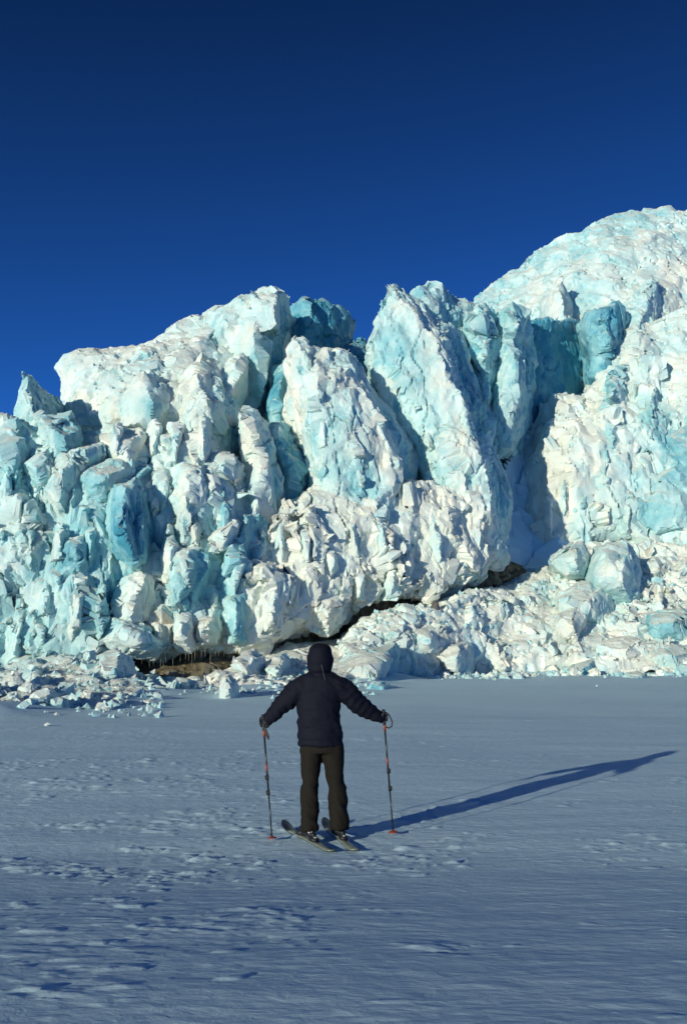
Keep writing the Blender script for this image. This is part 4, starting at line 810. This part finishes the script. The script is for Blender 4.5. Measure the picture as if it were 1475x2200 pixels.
for sx in (-1, 1):
    shells.append(limb([(hc + Vector((sx * .073, 0, .02)), .012), (hc + Vector((sx * .078, -.005, -.015)), .011)], 8))
    shells.append(limb([(hc + Vector((sx * .03, .082, .028)), .012), (hc + Vector((sx * .03, .083, .02)), .012)], 8))
shells.append(limb([(hc + Vector((-.022, .083, -.055)), .007), (hc + Vector((0, .09, -.056)), .009), (hc + Vector((.022, .083, -.055)), .007)], 8))
put('body', union('body', shells, 0.012, 2), SKIN, person)

# gloves: palm, four curled fingers and a thumb round the grip
def glove(c, pole_dir, wrist, side):
    up = pole_dir.normalized(); fw = Vector((0, 1, 0)); fw = (fw - up * fw.dot(up)).normalized(); out = up.cross(fw) * 1.0
    if out.x * side < 0: out = -out
    sh = [limb([(wrist, .044), (c * 0.55 + wrist * 0.45, .043), (c - out * .026, .040)], 14), limb([(c - out * .030 + up * .034, .026), (c - out * .032 - up * .034, .025)], 14)]
    for k, z in enumerate((.036, .013, -.011, -.033)):
        r = (.0135, .0142, .0138, .0122)[k]; ln = (1.0, 1.08, 1.02, .88)[k]
        b = c + up * z
        sh.append(limb([(b - out * .030 + fw * .020, r), (b - out * .004 + fw * .038 * ln, r), (b + out * .026 * ln + fw * .024, r * .95), (b + out * .030 * ln - fw * .006, r * .88)], 10))
    sh.append(limb([(c - out * .030 - fw * .018 + up * .020, .017), (c - out * .004 - fw * .034 + up * .034, .0155), (c + out * .022 - fw * .024 + up * .040, .0135)], 10))
    return union('glove', sh, 0.0055, 2)

def tube_between(a, b, ra, rb, seg=12):
    a, b = Vector(a), Vector(b); t = (b - a).normalized(); u = t.cross(Vector((0, 1, 0))).normalized(); w = t.cross(u)
    return ring_loft([(a, u * ra, w * ra), (b, u * rb, w * rb)], seg)
def raw(name, shells):
    v, f = [], []
    for sv, sf in shells:
        b = len(v); v += list(sv); f += [[i + b for i in t] for t in sf]
    me = mesh_from(name, v, f); bm = bmesh.new(); bm.from_mesh(me); bmesh.ops.recalc_face_normals(bm, faces=bm.faces); bm.to_mesh(me); bm.free(); return me
def pole(top, tipxy, hand, side, label, strap_pts):
    tip = Vector((tipxy[0], tipxy[1], float(ground_z(*tipxy)[0]) - 0.015)); ax = (top - tip); L = ax.length; u = ax / L
    at = lambda s: tip + u * s
    root = empty('ski_pole', tip); tag(root, label, 'ski pole', 'ski poles held by the skier')
    hs_ = (hand - tip).dot(u)
    put('shaft', raw('shaft', [tube_between(at(.06), at(.46), .0065, .0075), tube_between(at(.46), at(hs_ - .05), .0085, .0095)]), SHAFT, root)
    put('tip', raw('tip', [tube_between(at(0), at(.07), .002, .006)]), STEEL, root)
    put('grip', raw('grip', [limb([(at(hs_ - .07), .0155), (at(hs_ - .03), .0165), (at(hs_ + .02), .0155), (at(hs_ + .06), .019)], 14)]), BLACK, root)
    put('orange_collar', raw('orange_collar', [tube_between(at(hs_ - .135), at(hs_ - .066), .0125, .0145)]), ORANGE, root)
    put('orange_band', raw('orange_band', [tube_between(at(hs_ - .46), at(hs_ - .39), .0102, .0102)]), ORANGE, root)
    for s in (.46, hs_ - .52):
        cl = put('clamp', raw('clamp', [tube_between(at(s - .025), at(s + .025), .0135, .0135)]), BLACK, root)
        e = u.cross(Vector((0, 1, 0))).normalized() * -side
        put('clamp_lever', raw('clamp_lever', [limb([(at(s - .018) + e * .016, .006), (at(s + .015) + e * .020, .006)], 8)]), BLACK, cl)
    w1 = u.cross(Vector((0, 1, 0))).normalized(); w2 = u.cross(w1)
    rings = []
    prof = [(.040, .008), (.046, .030), (.043, .047), (.048, .048), (.054, .030), (.066, .009)]
    put('basket', raw('basket', [ring_loft([(at(s), w1 * r, w2 * r) for s, r in prof], 20)]), BASKET, root)
    sv = []
    me = union('strap', [limb([(Vector(p), .0075) for p in strap_pts], 8)], 0.0035, 1); put('strap', me, BLACK, root)
    return root, u
TL, TR = PS(564.5, 1538, 9.25), PS(823, 1527, 9.365)
pL, uL = pole(TL, gpt(585, 1809), HL, -1, 'black ski pole with orange bands in the left hand', [PS(569, 1563, 9.22), PS(573, 1572, 9.2), PS(577, 1582, 9.19), PS(577, 1589, 9.19), PS(573, 1583, 9.2), PS(570, 1572, 9.21), PS(568, 1562, 9.22)])
pR, uR = pole(TR, gpt(845, 1796), HR, 1, 'black ski pole with orange bands in the right hand', [PS(828, 1534, 9.34), PS(834, 1534, 9.33), PS(838, 1541, 9.33), PS(842, 1552, 9.33), PS(841, 1560, 9.33), PS(835, 1564, 9.33), PS(828, 1562, 9.35)])
cl_, cr_ = TL + (HL - TL), HR
def on_axis(hand, tipxy, u):
    tip = Vector((tipxy[0], tipxy[1], 0)); return tip + u * (hand - tip).dot(u)
put('glove', glove(on_axis(HL, gpt(585, 1809), uL), uL, PS(577, 1543, 9.25), -1), GLOVE, person)
put('glove', glove(on_axis(HR, gpt(845, 1796), uR), uR, PS(811, 1539, 9.35), 1), GLOVE, person)

# skis
def ski(tail, tip, L, label):
    tail, tip = Vector((*tail, 0)), Vector((*tip, 0)); fw = (tip - tail).normalized(); sd = Vector((fw.y, -fw.x, 0))
    root = empty('ski', (tail.x, tail.y, 0.0)); tag(root, label, 'ski', 'skis under the skier')
    def prof(s):
        t = s / L; w = .042 - .010 * math.sin(math.pi * min(1, t / .86)) + .010 * t
        if t > .9: w *= math.sqrt(max(0.0, 1 - ((t - .9) / .1) ** 2))
        if t < .02: w *= .9
        z = .010 + .06 * max(0.0, (t - .80) / .20) ** 1.7 + .012 * max(0.0, (.05 - t) / .05)
        return w, z
    def sect(s0, s1, n, za, zb):
        v, f = [], []
        for k in range(n + 1):
            s = s0 + (s1 - s0) * k / n; w, z = prof(min(s, L - 1e-4)); c = tail + fw * s
            zg = 0.006
            for sx, zz in ((-1, zb), (-.92, za), (.92, za), (1, zb)): v.append(c + sd * w * sx + Vector((0, 0, zg + z + zz)))
        for k in range(n):
            for q in range(4): f.append([k * 4 + q, k * 4 + (q + 1) % 4, k * 4 + 4 + (q + 1) % 4, k * 4 + 4 + q])
        f.append([0, 1, 2, 3]); f.append([n * 4 + 3, n * 4 + 2, n * 4 + 1, n * 4]); return v, f
    a = put('board', raw('board', [sect(0, L * .80, 40, .010, 0)]), TOPSHEET, root)
    put('tip', raw('tip', [sect(L * .801, L, 20, .010, 0)]), TIPCOL, root, 'dark upturned ski tip')
    put('edge', raw('edge', [sect(.002, L * .97, 40, -.0012, -.005)]), BASECOL, root)
    def box(s0, s1, w, z0, z1, ch=.008):
        v = []
        for z, i in ((z0, 0), (z1 - ch, 0), (z1, ch)):
            for (s, sx) in ((s0 + i, -1), (s1 - i, -1), (s1 - i, 1), (s0 + i, 1)): v.append(tail + fw * s + sd * (w - i) * sx + Vector((0, 0, z)))
        f = [[3, 2, 1, 0], [8, 9, 10, 11]]
        for k in (0, 1):
            for q in range(4): f.append([k * 4 + q, k * 4 + (q + 1) % 4, k * 4 + 4 + (q + 1) % 4, k * 4 + 4 + q])
        return v, f
    return root, tail, fw, sd, box
def boot_on(sk, s_heel, label, marks):
    root, tail, fw, sd, box = sk
    b1 = put('heel_binding', raw('heel_binding', [box(s_heel - .10, s_heel + .01, .030, .024, .062), box(s_heel - .05, s_heel - .005, .022, .063, .10)]), BLACK, root)
    put('binding_lever', raw('binding_lever', [box(s_heel - .115, s_heel - .06, .016, .064, .075, .003)]), STEEL, b1)
    put('toe_binding', raw('toe_binding', [box(s_heel + .28, s_heel + .38, .034, .024, .07)]), BLACK, root)
    o = tail + fw * s_heel; q = lambda s, z, y=0: o + fw * s + sd * y + Vector((0, 0, z))
    sole = ring_loft([(q(.145, z), fw * l, sd * w) for z, l, w in [(.05, .150, .036), (.058, .158, .041), (.085, .158, .043), (.10, .152, .045)]], 28)
    foot = limb([(q(.035, .115), .046), (q(.11, .12), .050), (q(.19, .115), .048), (q(.25, .105), .040)])
    shaft = ring_loft([(q(s, z), fw * l, sd * w) for s, z, l, w in [(.055, .09, .060, .046), (.055, .14, .060, .050), (.058, .18, .058, .052), (.062, .22, .056, .052), (.066, .25, .054, .050)]], 24)
    me = union('boot', [sole, foot, shaft], 0.008, 2)
    bo = put('boot', me, BLACK, person, label)
    put('heel_lug', raw('heel_lug', [box(s_heel + .0, s_heel + .06, .030, .063, .095)]), BLACK, bo)
    co = get_co(me); bv = BVHTree.FromPolygons([tuple(c) for c in co], [tuple(p.vertices) for p in me.polygons])
    eye = Vector((0, 0, CAM_H))
    for shp in marks:                                         # white printed marks on the cuff
        pts = []
        for (x, y) in shp:
            dr = (PS(x, y, 9.0) - eye).normalized(); h = bv.ray_cast(eye, dr)
            pts.append((h[0] - dr * .003) if h[0] is not None else PS(x, y, 8.98))
        n = len(pts); v = pts + [p + Vector((0, .004, 0)) for p in pts]
        f = [list(range(n)), list(range(2 * n - 1, n - 1, -1))] + [[k, k + n, (k + 1) % n + n, (k + 1) % n] for k in range(n)]
        put('printed_mark', raw('printed_mark', [(v, f)]), MARK, bo)
skL = ski(gpt(714, 1835), (-0.585, 10.2), 1.42, 'grey-green ski under the left boot, dark tip pointing left')
skR = ski(gpt(763, 1833), (-0.216, 10.5), 1.46, 'grey-green ski under the right boot, beside the shadow')
def mk(x, y, s=1.0):
    return [[(x - 5 * s, y - 5 * s), (x - 0.5 * s, y - 5 * s), (x - 2.4 * s, y)], [(x + 2.6 * s, y - 5.5 * s), (x + 4 * s, y - 5.5 * s), (x + 1.2 * s, y + 2 * s), (x - .2 * s, y + 2 * s)],
            [(x + 5.5 * s, y - 2 * s), (x + 9 * s, y + 6 * s), (x + 6.8 * s, y + 6 * s), (x + 5.5 * s, y + 3 * s), (x + 4.2 * s, y + 6 * s), (x + 2 * s, y + 6 * s)]]
boot_on(skL, .54, 'black ski boot with small white marks', mk(666, 1792))
boot_on(skR, .57, 'black ski boot with small white marks', mk(727, 1788))
